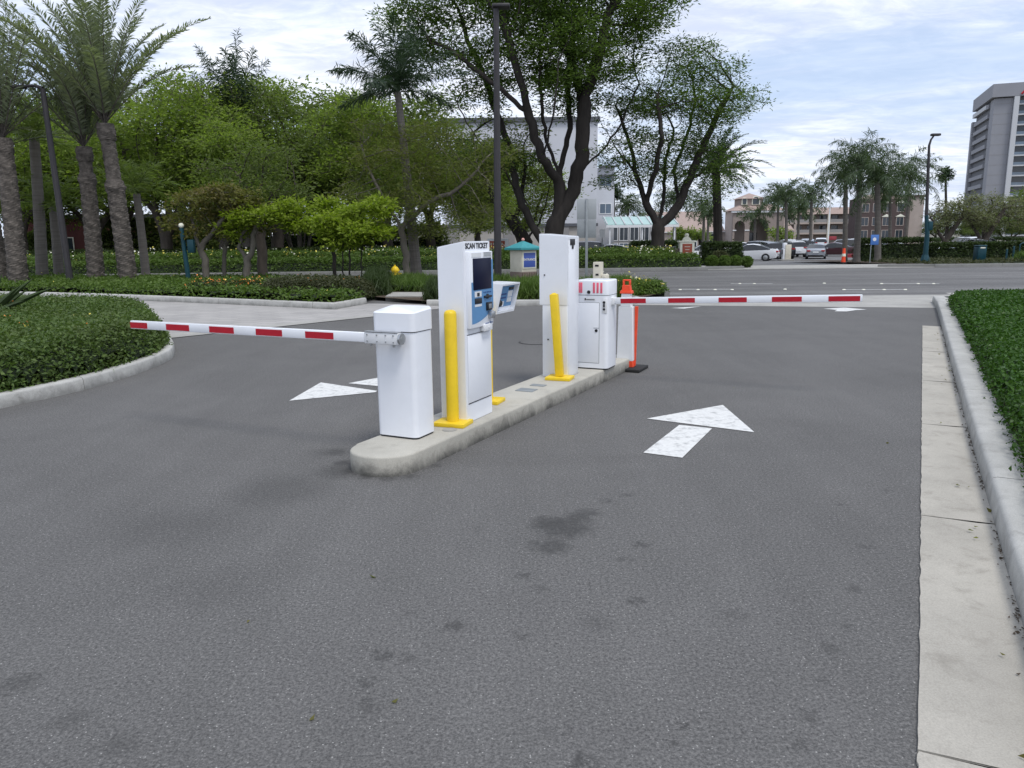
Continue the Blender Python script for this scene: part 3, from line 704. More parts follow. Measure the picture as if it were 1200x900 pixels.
# orange and white channelizer behind far gate
ch = ithing('channelizer', 'orange and white traffic channelizer with a handle, behind the far gate', 'channelizer', -2.89, 9.42)
b = B(); b.box((-.10, -.20, -.149), (.24, .22, -.11), .01); b.out('rubber_base', 'rubber', ch)
def trap(z0, z1, w0, w1, t0, t1, mat, name, x=0.):
    b = B(); vs = [b.b.verts.new((x+sx*ww/2, sy*tt/2, z)) for z, ww, tt in ((z0, w0, t0), (z1, w1, t1)) for sx, sy in ((-1, -1), (1, -1), (1, 1), (-1, 1))]
    for f in ((3, 2, 1, 0), (4, 5, 6, 7), (0, 1, 5, 4), (1, 2, 6, 5), (2, 3, 7, 6), (3, 0, 4, 7)): b.b.faces.new([vs[i] for i in f])
    bmesh.ops.bevel(b.b, geom=b.b.edges[:], offset=.004, segments=1, affect='EDGES')
    return b.out(name, mat, ch)
trap(-.11, -.03, .22, .21, .10, .10, 'orange', 'foot')
trap(-.03, .66, .21, .18, .10, .09, 'whitedull', 'white_panel')
trap(.66, .825, .135, .115, .09, .085, 'whitedull', 'white_collar')
trap(.825, .862, .155, .145, .10, .09, 'orange', 'orange_ring')
trap(.862, .93, .115, .10, .07, .06, 'orange', 'orange_neck')
b = B()
b.box((-.05, -.02, .93), (-.03, .02, .985), .004); b.box((.03, -.02, .93), (.05, .02, .985), .004); b.box((-.05, -.02, .98), (.05, .02, 1.0), .006); b.out('handle', 'orange', ch)
b = B(); b.prism([(.10, .66), (.135, .66), (.115, -.10), (.105, -.10)], 'y', .03, .07); b.out('back_stake', 'orange', ch, smooth=False)
# cream post behind
t = ithing('cream_post', 'short cream post with a small round lamp box, rising behind the far gate', 'post', -4.03, 11.6, 0)
b = B(); b.box((-.065, -.065, 0), (.065, .065, 1.29), .008); b.out('post', 'cream', t)
b = B(); b.box((.067, -.06, .95), (.17, .06, 1.10), .02); b.cyl((.12, -.075, 1.03), (.12, -.06, 1.03), .04, n=14); b.out('lamp_box', 'cream', t)
b = B(); b.box((-.03, -.068, 1.22), (.03, -.064, 1.25)); b.box((-.02, -.068, 1.08), (.03, -.064, 1.11)); out_each(b, 'post_label', 'black', t)

# dark wheel stop at end of median
p = P(748, 355.5); b = B(); b.box((-.28, -.1, 0), (.28, .1, .12), .02); o = b.out('wheel_stop', 'rubber'); o.location = (p.x, p.y, .004); tag(o, 'black rubber stop at the tip of the median kerb', 'wheel stop')
# ================================================================ vegetation
def inpoly(x, y, poly):
    ins = np.zeros(len(x), bool); n = len(poly)
    for i in range(n):
        x0, y0 = poly[i]; x1, y1 = poly[(i+1) % n]
        c = ((y0 > y) != (y1 > y)) & (x < (x1-x0)*(y-y0)/((y1-y0) if abs(y1-y0) > 1e-9 else 1e-9)+x0)
        ins ^= c
    return ins
def edist(x, y, poly):
    d = np.full(len(x), 1e9); n = len(poly)
    for i in range(n):
        x0, y0 = poly[i]; x1, y1 = poly[(i+1) % n]; dx, dy = x1-x0, y1-y0; L = dx*dx+dy*dy+1e-9
        t = np.clip(((x-x0)*dx+(y-y0)*dy)/L, 0, 1); d = np.minimum(d, np.hypot(x-x0-t*dx, y-y0-t*dy))
    return d
def wob(x, y, seed, sc):
    r = np.random.RandomState(seed); v = 0
    for k in range(7):
        a = r.uniform(0, 6.28); f = sc*r.uniform(.5, 2.6); v = v+np.sin((x*math.cos(a)+y*math.sin(a))*f+r.uniform(0, 6.28))*(1.2/(.6+f/sc))
    return v/4.
def zfv(y): return np.where(y < 38, 0, np.where(y < 75, -.8*(y-38)/37., -.8))
def surf(x, y, poly, z0, h, fall, seed, sc, amp):
    d = edist(x, y, poly); e = np.clip(d/fall, 0, 1); e = np.sqrt(1-(1-e)**2)
    return z0+zfv(y)+h*e*(1+amp*wob(x, y, seed, sc)), d
def bed(name, poly, z0, h, size, aspect, n, mat, seed=1, fall=.25, sc=2., amp=.15, jit=.04, bias=None, grid=.14, parent=None, blades=False, core=True, flowers=None, flat=.6, edgex=0):
    rs = np.random.RandomState(seed); P_ = np.array(poly); lo, hi = P_.min(0), P_.max(0)
    xs = []; tot = 0
    while tot < n:
        q = rs.rand(n*2, 2)
        if bias: q[:, 1] = q[:, 1]**bias
        q = lo+q*(hi-lo); q = q[inpoly(q[:, 0], q[:, 1], poly)]; xs.append(q); tot += len(q)
    q = np.concatenate(xs)[:n]
    if edgex:
        a_ = P_; c_ = np.roll(P_, -1, 0); Ls = np.linalg.norm(c_-a_, axis=1); i_ = rs.choice(len(a_), size=edgex, p=Ls/Ls.sum()); tt = rs.rand(edgex, 1)
        qe = a_[i_]*(1-tt)+c_[i_]*tt; cen = P_.mean(0); nv = unit(np.column_stack([-(c_-a_)[i_, 1], (c_-a_)[i_, 0]])); qe = qe+nv*rs.uniform(-fall*.9, fall*.9, (edgex, 1)); qe = qe[inpoly(qe[:, 0], qe[:, 1], poly)]; q[:len(qe)] = qe
    z, d = surf(q[:, 0], q[:, 1], poly, z0, h, fall, seed, sc, amp)
    zb = z0+zfv(q[:, 1]); edge = (d < fall*.8) & (rs.rand(n) < .6)
    z = np.where(edge, zb+rs.rand(n)*(z-zb), z+rs.normal(size=n)*jit)
    C = np.column_stack([q+rs.normal(size=(n, 2))*jit*.8, z])
    if blades:
        D = np.column_stack([rs.normal(size=(n, 2))*.55, np.ones(n)]); V, Fq = leaf_arrays(C, size, aspect, rs, D=unit(D)*3, var=.5)
    else: V, Fq = leaf_arrays(C, size, aspect, rs, flat=flat)
    idx = np.zeros(len(Fq), int)
    if core:
        gx = np.arange(lo[0], hi[0]+grid, grid); gy = np.arange(lo[1], hi[1]+grid, grid); X, Y = np.meshgrid(gx, gy, indexing='ij')
        zz, dd = surf(X.ravel(), Y.ravel(), poly, z0, h, fall, seed, sc, amp); ins = inpoly(X.ravel(), Y.ravel(), poly)
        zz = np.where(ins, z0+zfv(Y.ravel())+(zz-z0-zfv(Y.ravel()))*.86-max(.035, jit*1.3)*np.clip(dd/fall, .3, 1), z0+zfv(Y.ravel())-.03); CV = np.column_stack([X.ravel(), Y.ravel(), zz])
        m, k = X.shape; I = np.arange(m*k).reshape(m, k)
        CQ = np.column_stack([I[:-1, :-1].ravel(), I[1:, :-1].ravel(), I[1:, 1:].ravel(), I[:-1, 1:].ravel()]); CQ = CQ[ins[CQ].all(1)]
        CQ = CQ+len(V); V = np.concatenate([V, CV]); Fq = np.concatenate([Fq, CQ]); idx = np.concatenate([idx, np.ones(len(CQ), int)])
    fm = []
    for j, (fmat, fn, fs, reg) in enumerate(flowers or []):
        c = C[(z-zb > h*.55)]; 
        if reg: c = c[(c[:, 0] > reg[0]) & (c[:, 0] < reg[1])]
        cl = c[rs.randint(len(c), size=max(1, fn//4))]; cc = np.repeat(cl, 4, 0)+rs.normal(size=(len(cl)*4, 3))*fs*1.1; cc[:, 2] += fs*.6+.01
        fv, ff = leaf_arrays(cc, fs, .8, rs, flat=.5); ff = ff+len(V); V = np.concatenate([V, fv]); Fq = np.concatenate([Fq, ff]); idx = np.concatenate([idx, np.full(len(ff), 2+j)]); fm.append(fmat)
    o = np_mesh(name, V, Fq, mat, parent)
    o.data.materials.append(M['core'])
    for f in fm: o.data.materials.append(M[f])
    if len(o.data.polygons) == len(idx): o.data.polygons.foreach_set('material_index', idx.astype(np.int32))
    return o
def xy(*pts): return [(p[0], p[1]) for p in pts]
# --- right foreground hedge
he = [P(1262, 700, .15), P(1216, 580, .15), P(1176, 482, .15), P(1150, 425, .15), P(1128, 380, .15), P(1116, 361, .15), P(1113, 356, .15)]
he = [(p.x-.03, p.y) for p in he]
t = thing('hedge', 'low clipped bright green hedge behind the right-hand kerb in the foreground', 'hedge', (0, 0, 0))
hp = he+[(15.5, 17.0), (7.2, 6.0), (4.6, 2.6)]
nearp = [p for p in he if p[1] < 8.6]+[(he[3][0], 8.6), (9.2, 8.6), (7.2, 6.0), (4.6, 2.6)]
yb = 8.6
def clip_y(poly, y0, y1):
    r = poly
    for s_, lim in ((1, y0), (-1, y1)):
        o_ = []
        for i in range(len(r)):
            a, c = r[i], r[(i+1) % len(r)]; ia, ic = (a[1]-lim)*s_ >= 0, (c[1]-lim)*s_ >= 0
            if ia: o_.append(a)
            if ia != ic: tt = (lim-a[1])/(c[1]-a[1]); o_.append((a[0]+tt*(c[0]-a[0]), lim))
        r = o_
    return r
def hedge_leaves(poly, y0, y1, n, size, seed):
    rs = np.random.RandomState(seed); P_ = np.array(clip_y(poly, y0, y1)); lo, hi = P_.min(0), P_.max(0); q = lo+rs.rand(n*3, 2)*(hi-lo)
    q = q[inpoly(q[:, 0], q[:, 1], [tuple(p) for p in P_])][:n]; n = len(q)
    z, d = surf(q[:, 0], q[:, 1], poly, .15, .27, .16, 3, 3., .06); e = (d < .16) & (rs.rand(n) < .7)
    z = np.where(e, .14+rs.rand(n)*(z-.14), z+rs.normal(size=n)*.022)
    return leaf_arrays(np.column_stack([q+rs.normal(size=(n, 2))*.03, z]), size, .62, rs, flat=.7)
parts = [hedge_leaves(hp, 2, 6.2, 60000, .034, 1), hedge_leaves(hp, 6.2, 10.5, 60000, .042, 2), hedge_leaves(hp, 10.5, 18, 60000, .06, 3)]
V = []; Fq = []; k = 0
for v, f in parts: V.append(v); Fq.append(f+k); k += len(v)
np_mesh('foliage', np.concatenate(V), np.concatenate(Fq), 'hedge', t)
c = bed('twigs', hp, .15, .25, .02, .5, 400, 'core', 3, .16, 3., .06, .02, grid=.1, parent=t)
# a pale weed on the kerb end and flower at far right of hedge
sheet('hedge_bed', [Vector((x, y, .145)) for x, y in hp], 'soil')
sheet('far_right_verge', [Vector((x, y, .10)) for x, y in [(10.6, 17.6), (15.6, 17.1), (30, 14), (30, 19.6), (11.5, 20.4)]], 'walk')
# --- left foreground planter
lk = [P(-260, 560), P(-120, 505), P(0, 479), P(100, 457), P(170, 435), P(200, 421.5), P(205, 414), P(203, 406), Vector((-6.15, 13.4, 0)), Vector((-7.0, 15.0, 0)), Vector((-9, 16.3, 0)), Vector((-16, 18.2, 0)), Vector((-24, 20, 0))]
kp = kerb('left_kerb', lk, 1, .15, .15, 'kerb')
def offs(pts, d):
    o_ = []
    for i, p in enumerate(pts):
        tt = (pts[min(i+1, len(pts)-1)]-pts[max(i-1, 0)]).normalized(); o_.append((p.x-tt.y*d, p.y+tt.x*d))
    return o_
lp = offs(kp[::3]+[kp[-1]], .10)+[(-26, 10)]
sheet('left_bed', [Vector((x, y, .13)) for x, y in lp], 'soil')
nearl = clip_y(lp, 5, 21); nearl = [(max(x, -15.5), y) for x, y in nearl]
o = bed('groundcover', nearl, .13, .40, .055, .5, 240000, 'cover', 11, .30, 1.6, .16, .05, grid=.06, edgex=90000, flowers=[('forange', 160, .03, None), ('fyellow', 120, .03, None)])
tag(o, 'dense low green groundcover with a few orange and yellow blossoms in the left foreground bed', 'groundcover', kind='stuff')
# agave at left edge
p = P(-12, 400); ag = thing('agave', 'dark green agave with long pointed leaves at the left edge of the near bed', 'plant', (p.x, p.y, .13))
rnd = random.Random(2)
b = B()
for i in range(17):
    a = i*2.4+.3; L = rnd.uniform(.75, 1.15); el = rnd.uniform(.35, 1.2)
    if i == 0: a, el, L = .25, .55, 1.35
    path = [Vector((0, 0, .25))+Vector((math.cos(a)*math.cos(el)*L*s_, math.sin(a)*math.cos(el)*L*s_, math.sin(el)*L*s_-.12*L*s_*s_)) for s_ in (0, .25, .5, .75, 1)]
    tube_into(b.b, path, [.035, .06, .05, .032, .003], 5)
b.out('leaves', 'coverdark', ag)

# --- middle planters between driveway and street
bk = [P(-300, 346.5), P(-100, 346.5), P(0, 347.5), P(100, 350), P(200, 354), P(300, 358.5), P(385, 362.5), P(397, 362), P(430, 356)]
kq = kerb('median_kerb', bk, 1, .15, .16, 'kerb')
bed_front = offs(kq[::4]+[kq[-1]], .12)
backl = [P(450, 337, .0), P(300, 335), P(100, 333), P(-100, 333), P(-300, 333)]
mp = bed_front+xy(*backl)
sheet('median_bed', [Vector((x, y, .13)) for x, y in mp], 'soil')
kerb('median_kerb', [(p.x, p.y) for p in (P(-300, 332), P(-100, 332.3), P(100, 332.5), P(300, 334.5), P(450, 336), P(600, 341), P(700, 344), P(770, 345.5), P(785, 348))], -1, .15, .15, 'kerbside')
o = bed('groundcover', [p for p in mp], .13, .22, .10, .5, 60000, 'grassy', 21, .3, 1.2, .3, .05, grid=.3, flowers=[('fyellow', 100, .05, None)])
tag(o, 'low green groundcover under the palms beyond the pale pavers', 'groundcover', kind='stuff')
def mound(name, label, cat, x0, x1, yb, top, mat, n=9000, size=.07, dep=1.6, group=None, flowers=None, fall=.42, seed=1, blades=False, dz=.12, mats=None):
    a, c = P(x0, yb), P(x1, yb); w = (c-a); d = Vector((-w.y, w.x, 0)).normalized()*dep
    m = (a+c)/2; pts = []
    for i in range(20):
        an = 2*math.pi*i/20; ca, sa = math.cos(an), math.sin(an); pp = m+w*.5*math.copysign(abs(ca)**.7, ca)+d*.5*(1+math.copysign(abs(sa)**.7, sa)); pts.append((pp.x-0, pp.y))
    dist = m.y; hz = 277+7.7*(600-m.x/m.y*900-600+0)/-640*0
    topz = Q((x0+x1)/2, top, m.y+dep*.5).z
    o = bed(name, pts, dz, max(.15, topz-dz), size, .5, n, mat, seed, fall, 2., .18, .05, grid=.16, flowers=flowers, blades=blades)
    return tag(o, label, cat, group)
o = mound('shrub', 'spreading shrub speckled with orange blossom behind the pale pavers', 'shrub', 200, 302, 353, 334, 'coverdark', 14000, .07, 1.5, seed=3, flowers=[('forange', 420, .045, None), ('fyellow', 160, .045, None)])
o = mound('shrub', 'wide olive green shrub mound to the right of the orange-flowered shrub', 'shrub', 285, 420, 357, 329.5, 'olivemound', 24000, .07, 2.4, seed=5, flowers=[('forange', 60, .04, None)])
# grass tufts around walkway
def tuft_row(name, label, pts, z0, h, n, mat='grassy', flowers=None, seed=7, size=None):
    o = bed(name, pts, z0, h, size or h*.9, .06, n, mat, seed, .2, 2.5, .3, .05, grid=.2, blades=True, flowers=flowers)
    return tag(o, label, 'grass', kind='stuff')
tuft_row('long_grass', 'long strappy grass growing right of the olive mound', xy(P(425, 352), P(456, 350), P(460, 340), P(430, 339)), .1, .42, 5000, 'coverdark')
tuft_row('long_grass', 'strappy grass strip behind the short concrete walk, by the fire hydrant', xy(P(452, 346), P(520, 346.5), P(640, 347), P(640, 341), P(520, 338.5), P(452, 337.5)), .1, .28, 12000, 'grassy')
tuft_row('long_grass', 'dark strappy grass clump hugging the left side of the screen kiosk', xy(P(498, 357), P(520, 357), P(522, 350), P(502, 350)), .1, .35, 2500, 'coverdark')
tuft_row('long_grass', 'green strappy plants between the two kiosks, under the woven monument base', xy(P(592, 356), P(740, 354), P(745, 350), P(640, 348), P(595, 349)), .1, .33, 12000, 'grassy')
wk = [P(452, 352.5), P(516, 352.5), P(519, 347.5), P(460, 347.5)]; slab('walk', wk, -.01, .13, 'walk')
ck = kerb('median_kerb', [P(500, 358.5), P(560, 358.8), P(640, 358.5), P(700, 358), P(738, 357.5), P(752, 355), P(742, 352.5)], 1, .15, .15, 'kerb')
cp = [P(500, 357.5), P(560, 358), P(640, 357.5), P(700, 357), P(736, 356.6), P(775, 347.5), P(700, 345), P(600, 342), P(450, 337.5), P(440, 352)]
sheet('median_bed', [Vector((p.x, p.y, .10)) for p in cp], 'soil')
o = bed('flower_bed', xy(P(690, 355), P(733, 354), P(745, 351), P(782, 347.5), P(770, 345.5), P(700, 344.5)), .1, .30, .09, .45, 12000, 'grassy', 31, .25, 2.5, .3, .06, grid=.2, flowers=[('fyellow', 420, .06, None), ('fwhite', 160, .06, None)])
tag(o, 'bright yellow flowering groundcover at the tip of the median behind the far gate', 'flower bed', kind='stuff')

# --- far verge planting
LX0, LX1 = -46, 9.3
o = bed('flower_bed', [(LX0, 37.6), (LX1, 37.6), (LX1, 39.2), (LX0, 39.2)], .12, .55, .13, .4, 52000, 'grassy', 41, .3, 1.5, .12, .06, grid=.3)
tag(o, 'clipped low green edging plants along the far street kerb', 'groundcover', kind='stuff')
o = bed('flower_bed', [(LX0, 38.9), (8.6, 38.9), (8.6, 42.4), (LX0, 42.4)], .12, .85, .15, .3, 60000, 'grassy', 42, .4, 1.2, .2, .08, grid=.35, flowers=[('fyellow', 1500, .09, (-46, 9)), ('fwhite', 1300, .09, (-46, 9))])
tag(o, 'band of white and pale yellow flowering plants across the far side of the street', 'flower bed', kind='stuff')
def hedge(label, x0, x1, y0, y1, h, mat='coverdark', n=14000, size=.14, z0=.1, seed=1, parent=None, group=None):
    o = bed('hedge', [(x0, y0), (x1, y0), (x1, y1), (x0, y1)], z0, h, size, .5, n, mat, seed, .15, 1.5, .04, .06, grid=.3)
    return tag(o, label, 'hedge', group)
hedge('long dark clipped hedge behind the far flower band, left of the white building', -46, -3.5, 45.0, 46.2, 1.15, n=26000, seed=51)
hedge('dark clipped hedge block left of the brown hotel sign, behind the spreading tree trunk', 7.4, 10.3, 47.5, 49, 1.3, seed=52, n=9000)
hedge('dark clipped hedge block right of the brown hotel sign, beside the lot entrance', 11.0, 13.2, 44, 45.5, 1.15, seed=53, n=9000)
for i, (x, r, lab) in enumerate([(851, .42, 'rounded olive green bush, largest of the ball bushes, behind the row'), (834, .29, 'round ball bush, leftmost of the front row by the lot entrance'), (849, .28, 'round ball bush, second in the front row by the lot entrance'), (862, .28, 'round ball bush, third in the front row by the lot entrance'), (875, .26, 'round ball bush, last in the row, nearest the lot entrance')]):
    yy = 41.2 if i == 0 else 38.8; p = Q(x if i else 843, 310, yy); rs = np.random.RandomState(60+i)
    u = unit(rs.normal(size=(2600, 3))); rad = r*(1+.08*rs.normal(size=(2600, 1))); C = u*rad*np.array([1, 1, .95])
    tt = thing('ball_bush', lab, 'bush', (p.x, p.y, .1+zf(yy)), 0, 'ball bushes by the lot entrance')
    leaves('foliage', C+np.array([0, 0, r*.9]), .12, .4, 'grassy' if i else 'olivemound', tt, i); b = B(); b.sphere((0, 0, r*.9), r*.9); b.out('twigs', 'core', tt)
# right far verge
hedge('dark clipped hedge left of the teal street lamp, across the street', 22.6, 27.2, 50, 51.5, 1.35, seed=55, n=14000)
hedge('loose dark hedge right of the teal street lamp, under the olive trees', 26.4, 32.6, 48, 49.6, 1.0, 'coverdark', seed=56, n=20000)
hedge('long low dark hedge in the distance below the tower, beyond the row of white posts', 32, 52, 62, 64, 2.1, seed=57, n=16000, z0=-.5)
o = bed('groundcover', [(20.7, 38.2), (60, 38.2), (60, 48), (21.9, 48), (20.6, 41)], .12, .10, .16, .35, 30000, 'olivemound', 61, .3, .8, .8, .05, grid=.4)
tag(o, 'patchy low grass on the verge around the teal street lamp', 'grass', kind='stuff')
tuft_row('long_grass', 'arching grass clumps on the far verge right of the teal lamp', [(25.8, 37.8), (30.5, 37.8), (30.5, 40.2), (25.8, 40.2)], .12, .38, 6000, 'grassy', seed=62)
tuft_row('long_grass', 'arching grass clumps on the far verge right of the teal litter bin', [(31.0, 37.8), (37.5, 37.8), (37.5, 40.4), (31, 40.4)], .12, .5, 6000, 'grassy', seed=63)

# ---------------------------------------------------------------- trees (space colonisation)
def sample_ell(ells, n, rs, clump=.7, cfac=.28):
    w = np.array([e[3]*e[4]*e[5] for e in ells]); w = w/w.sum(); out_ = []
    for e, k in zip(ells, (w*n).astype(int)+1):
        R3 = np.array(e[3:6]); rad = float(R3.mean()); sg = clump; nc = max(4, int(R3.prod()/(sg**3)*cfac)); cc = unit(rs.normal(size=(nc, 3)))*(rs.rand(nc, 1)**.40)*R3*.93
        u = cc[rs.randint(nc, size=k)]+rs.normal(size=(k, 3))*np.array([sg*.62, sg*.62, sg*.30]); out_.append(u+np.array(e[:3]))
    return np.concatenate(out_)
def grow(trunks, ells, n_attr, D, di, dk, seed, maxit=90, grav=0., clump=.7, cfac=.28):
    rs = np.random.RandomState(seed); nodes = []; par = []
    for tr in trunks:
        start = None
        if nodes:
            A_ = np.array(nodes); d = np.linalg.norm(A_-np.array(tr[0]), axis=1); start = int(d.argmin())
            if d[start] > D*2.5: start = None
        last = start if start is not None else -1
        if last < 0: nodes.append(np.array(tr[0])); par.append(-1 if not par else -2); last = len(nodes)-1
        for a, c in zip(tr, tr[1:]):
            a, c = np.array(a), np.array(c); k = max(1, int(np.linalg.norm(c-a)/D))
            for j in range(1, k+1):
                nodes.append(a+(c-a)*j/k+rs.normal(size=3)*D*.10); par.append(last); last = len(nodes)-1
    att = sample_ell(ells, n_attr, rs, clump, cfac); N = np.array(nodes)
    dist = np.full(len(att), 1e9); near = np.zeros(len(att), int)
    def upd(i0):
        nonlocal dist, near
        d = np.linalg.norm(att[:, None]-N[None, i0:], axis=2); m = d.argmin(1); dm_ = d[np.arange(len(att)), m]
        k = dm_ < dist; dist[k] = dm_[k]; near[k] = m[k]+i0
    upd(0)
    for it in range(maxit):
        keep = dist > dk; att, dist, near = att[keep], dist[keep], near[keep]
        if len(att) == 0: break
        act = dist < di
        if not act.any(): act = dist < dist.min()*1.15
        dirs = unit(att[act]-N[near[act]]); ids = near[act]; S = np.zeros_like(N); np.add.at(S, ids, dirs)
        g = np.unique(ids); v = unit(S[g]+np.array([0, 0, grav])+rs.normal(size=(len(g), 3))*.25); new = N[g]+v*D; i0 = len(N)
        N = np.concatenate([N, new]); par += list(g); upd(i0)
        if len(N) > 20000: break
    return N, np.array(par)
def branches_mesh(name, N, par, Rb, r0, mat, parent, nmin=4):
    n = len(N); ch = [[] for _ in range(n)]
    for i, p in enumerate(par):
        if p >= 0: ch[p].append(i)
    tips = np.zeros(n)
    for i in range(n-1, -1, -1):
        if not ch[i]: tips[i] = 1
        if par[i] >= 0: tips[par[i]] += tips[i]
    e = math.log(max(tips.max(), 3))/math.log(Rb/r0); r = r0*tips**(1/e)
    bm = bmesh.new()
    roots = [i for i in range(n) if par[i] < 0]
    stack = [(i, None) for i in roots]
    while stack:
        i, frm = stack.pop(); path = []; rad = []
        if frm is not None: path.append(Vector(N[frm])); rad.append(min(r[frm], r[i]*1.3))
        j = i
        while True:
            path.append(Vector(N[j])); rad.append(r[j])
            if not ch[j]: break
            k = sorted(ch[j], key=lambda q: -tips[q])
            for o_ in k[1:]: stack.append((o_, j))
            j = k[0]
        if len(path) > 1:
            if frm is None: rad[0] *= 1.35; rad[min(1, len(rad)-1)] *= 1.1
            nn = 10 if rad[0] > .15 else (6 if rad[0] > .04 else 3)
            tube_into(bm, path, rad, nn, False)
    me = bpy.data.meshes.new(name); bm.to_mesh(me); bm.free()
    me.polygons.foreach_set('use_smooth', [True]*len(me.polygons)); me.materials.append(M[mat]); link(bpy.data.objects.new(name, me), parent)
    return r
def tree(name, label, Y, trunks, ells, n_attr=900, D=.4, di=2.2, dk=.7, Rb=.4, r0=.012, leafn=14, size=.16, aspect=.4, lm='bigleaf', bm_='barkdark', seed=1, spread=.28, rleaf=.03, group=None, ydep=.85, zf0=None, droop=0., cat='tree', wjit=.5, clump=.8, cfac=.28):
    """trunks / ells given in picture pixels at depth Y, turned into metres"""
    rs = np.random.RandomState(seed)
    base = Q(trunks[0][0][0], trunks[0][0][1], Y); base.z = zf(Y)+.05 if zf0 is None else zf0
    root = thing(name, label, cat, base, 0, group)
    def c3(x, y, dy=0.): q = Q(x, y, Y+dy); return np.array([q.x-base.x, q.y-base.y, q.z-base.z])
    n_attr = int(n_attr*2.6); dk *= .66; leafn = int(leafn*1.5)
    T = []
    for k, tr in enumerate(trunks):
        pts = [c3(p[0], p[1], p[2] if len(p) > 2 else 0) for p in tr]
        if k == 0: pts[0] = np.array([0, 0, -.15])
        T.append(pts)
    E_ = []
    for e in ells:
        x, y, rx, ry = e[:4]; dy = e[4] if len(e) > 4 else 0.; c = c3(x, y, dy); s_ = (Y+dy)/900
        E_.append((*c, rx*s_, (rx+ry)*.5*s_*ydep, ry*s_))
    N, par = grow(T, E_, n_attr, D, di, dk, seed, clump=clump, cfac=cfac)
    r = branches_mesh('trunk', N, par, Rb, r0, bm_, root)
    tw = N[r < rleaf]; k = leafn
    off = rs.normal(size=(len(tw)*k, 3))*spread; off[:, 2] = off[:, 2]*wjit-droop*np.abs(rs.normal(size=len(off)))
    C = np.repeat(tw, k, 0)+off
    leaves('crown', C, size, aspect, lm, root, seed, flat=.45)
    return root
tree('broad_tree', 'huge dark-limbed tree with several trunks filling the top centre', 41, [
    [(642, 306), (647, 285), (652, 262), (656, 235), (655, 205), (640, 165, 0), (634, 120, -1), (632, 60, -1)],
    [(652, 262), (672, 225), (682, 180, -.5), (684, 120, -.5), (703, 60, -1), (715, 10, -1)],
    [(640, 290), (622, 262, .5), (606, 225, .5), (598, 175, 1), (578, 120, 1), (560, 70, 1)],
    [(655, 215), (636, 185, -1), (618, 130, -1.5), (606, 80, -2), (590, 30, -2)],
    [(655, 205), (668, 150, 1), (664, 90, 2), (672, 30, 2)],
    [(676, 205), (706, 175, 0), (725, 150, 0), (748, 100, 0)], [(606, 225, .5), (585, 190, -1), (560, 165, -1), (535, 120, -1)], [(636, 185, -1), (650, 130, -3), (655, 70, -3)], [(684, 120, -.5), (672, 80, 1), (650, 20, 1)], [(618, 130, -1.5), (575, 95, -2), (530, 60, -2)]],
    [(640, 35, 130, 60), (545, 35, 72, 48), (735, 35, 70, 48), (640, -50, 160, 58), (722, 92, 42, 26), (565, 100, 38, 26), (650, 110, 60, 32), (600, 190, 45, 32, 1.5), (505, 12, 36, 28)],
    n_attr=3000, D=.33, di=2.4, dk=.55, Rb=.56, r0=.010, leafn=19, size=.20, aspect=.32, seed=5, spread=.34, clump=1.0, cfac=.42, rleaf=.022, lm='bigleaf')
tree('broad_tree', 'leaning side tree left of the huge dark-limbed tree, trunk rising behind the teal-roofed monument', 43, [
    [(619, 303), (616, 285), (603, 262), (585, 243), (570, 215), (560, 180)], [(603, 262), (612, 235), (614, 205)], [(616, 285), (632, 262, .5), (640, 240, .5)]],
    [(568, 165, 42, 42), (608, 205, 36, 40), (572, 222, 46, 34), (630, 175, 26, 40), (600, 250, 40, 22)], n_attr=800, D=.4, Rb=.34, leafn=10, size=.2, aspect=.35, lm='jac', seed=8, spread=.34, rleaf=.03)
tree('broad_tree', 'spreading open tree with dark forked limbs standing right of centre across the street', 42, [
    [(769, 308), (770, 290), (772, 266), (757, 238), (746, 205), (738, 165), (722, 125)],
    [(772, 268), (795, 242), (806, 215), (822, 175), (840, 135), (860, 100)], [(771, 266), (778, 230, 1), (780, 190, 1), (790, 150, 1)],
    [(757, 238), (768, 200, -1), (776, 160, -2), (770, 110, -2)], [(746, 205), (726, 178, 0), (708, 150, 0)], [(795, 242), (790, 200, 2), (805, 160, 2), (815, 120, 2)], [(806, 215), (835, 190, 1), (858, 165, 1)], [(752, 225), (735, 205, -2), (728, 170, -2)]],
    [(800, 102, 70, 42), (755, 128, 46, 38), (843, 108, 36, 36), (722, 135, 18, 26), (822, 158, 44, 26), (772, 180, 42, 26), (802, 78, 48, 20), (832, 200, 30, 22), (728, 190, 20, 26)],
    n_attr=2300, D=.30, di=2.2, dk=.52, Rb=.36, r0=.010, leafn=13, size=.175, aspect=.30, seed=11, spread=.27, clump=.85, cfac=.40, rleaf=.022, lm='bigleaf')
tree('feathery_tree', 'feathery olive green tree with drooping sprays left of the dark lamp post', 29, [
    [(478, 336), (476, 300), (470, 268), (452, 235), (430, 195), (425, 170)], [(470, 268), (500, 240), (535, 222), (560, 200)], [(472, 270), (482, 220, 1), (475, 165, 1), (470, 130, 1)]],
    [(470, 165, 70, 45), (430, 190, 45, 45), (530, 190, 55, 50), (555, 240, 38, 38), (500, 255, 55, 28), (430, 255, 40, 28), (475, 220, 80, 40)],
    clump=.6, cfac=.28, n_attr=1500, D=.26, di=1.6, dk=.42, Rb=.13, r0=.007, leafn=15, size=.13, aspect=.24, seed=14, spread=.19, rleaf=.013, lm='jac', bm_='barkpale', droop=.10)
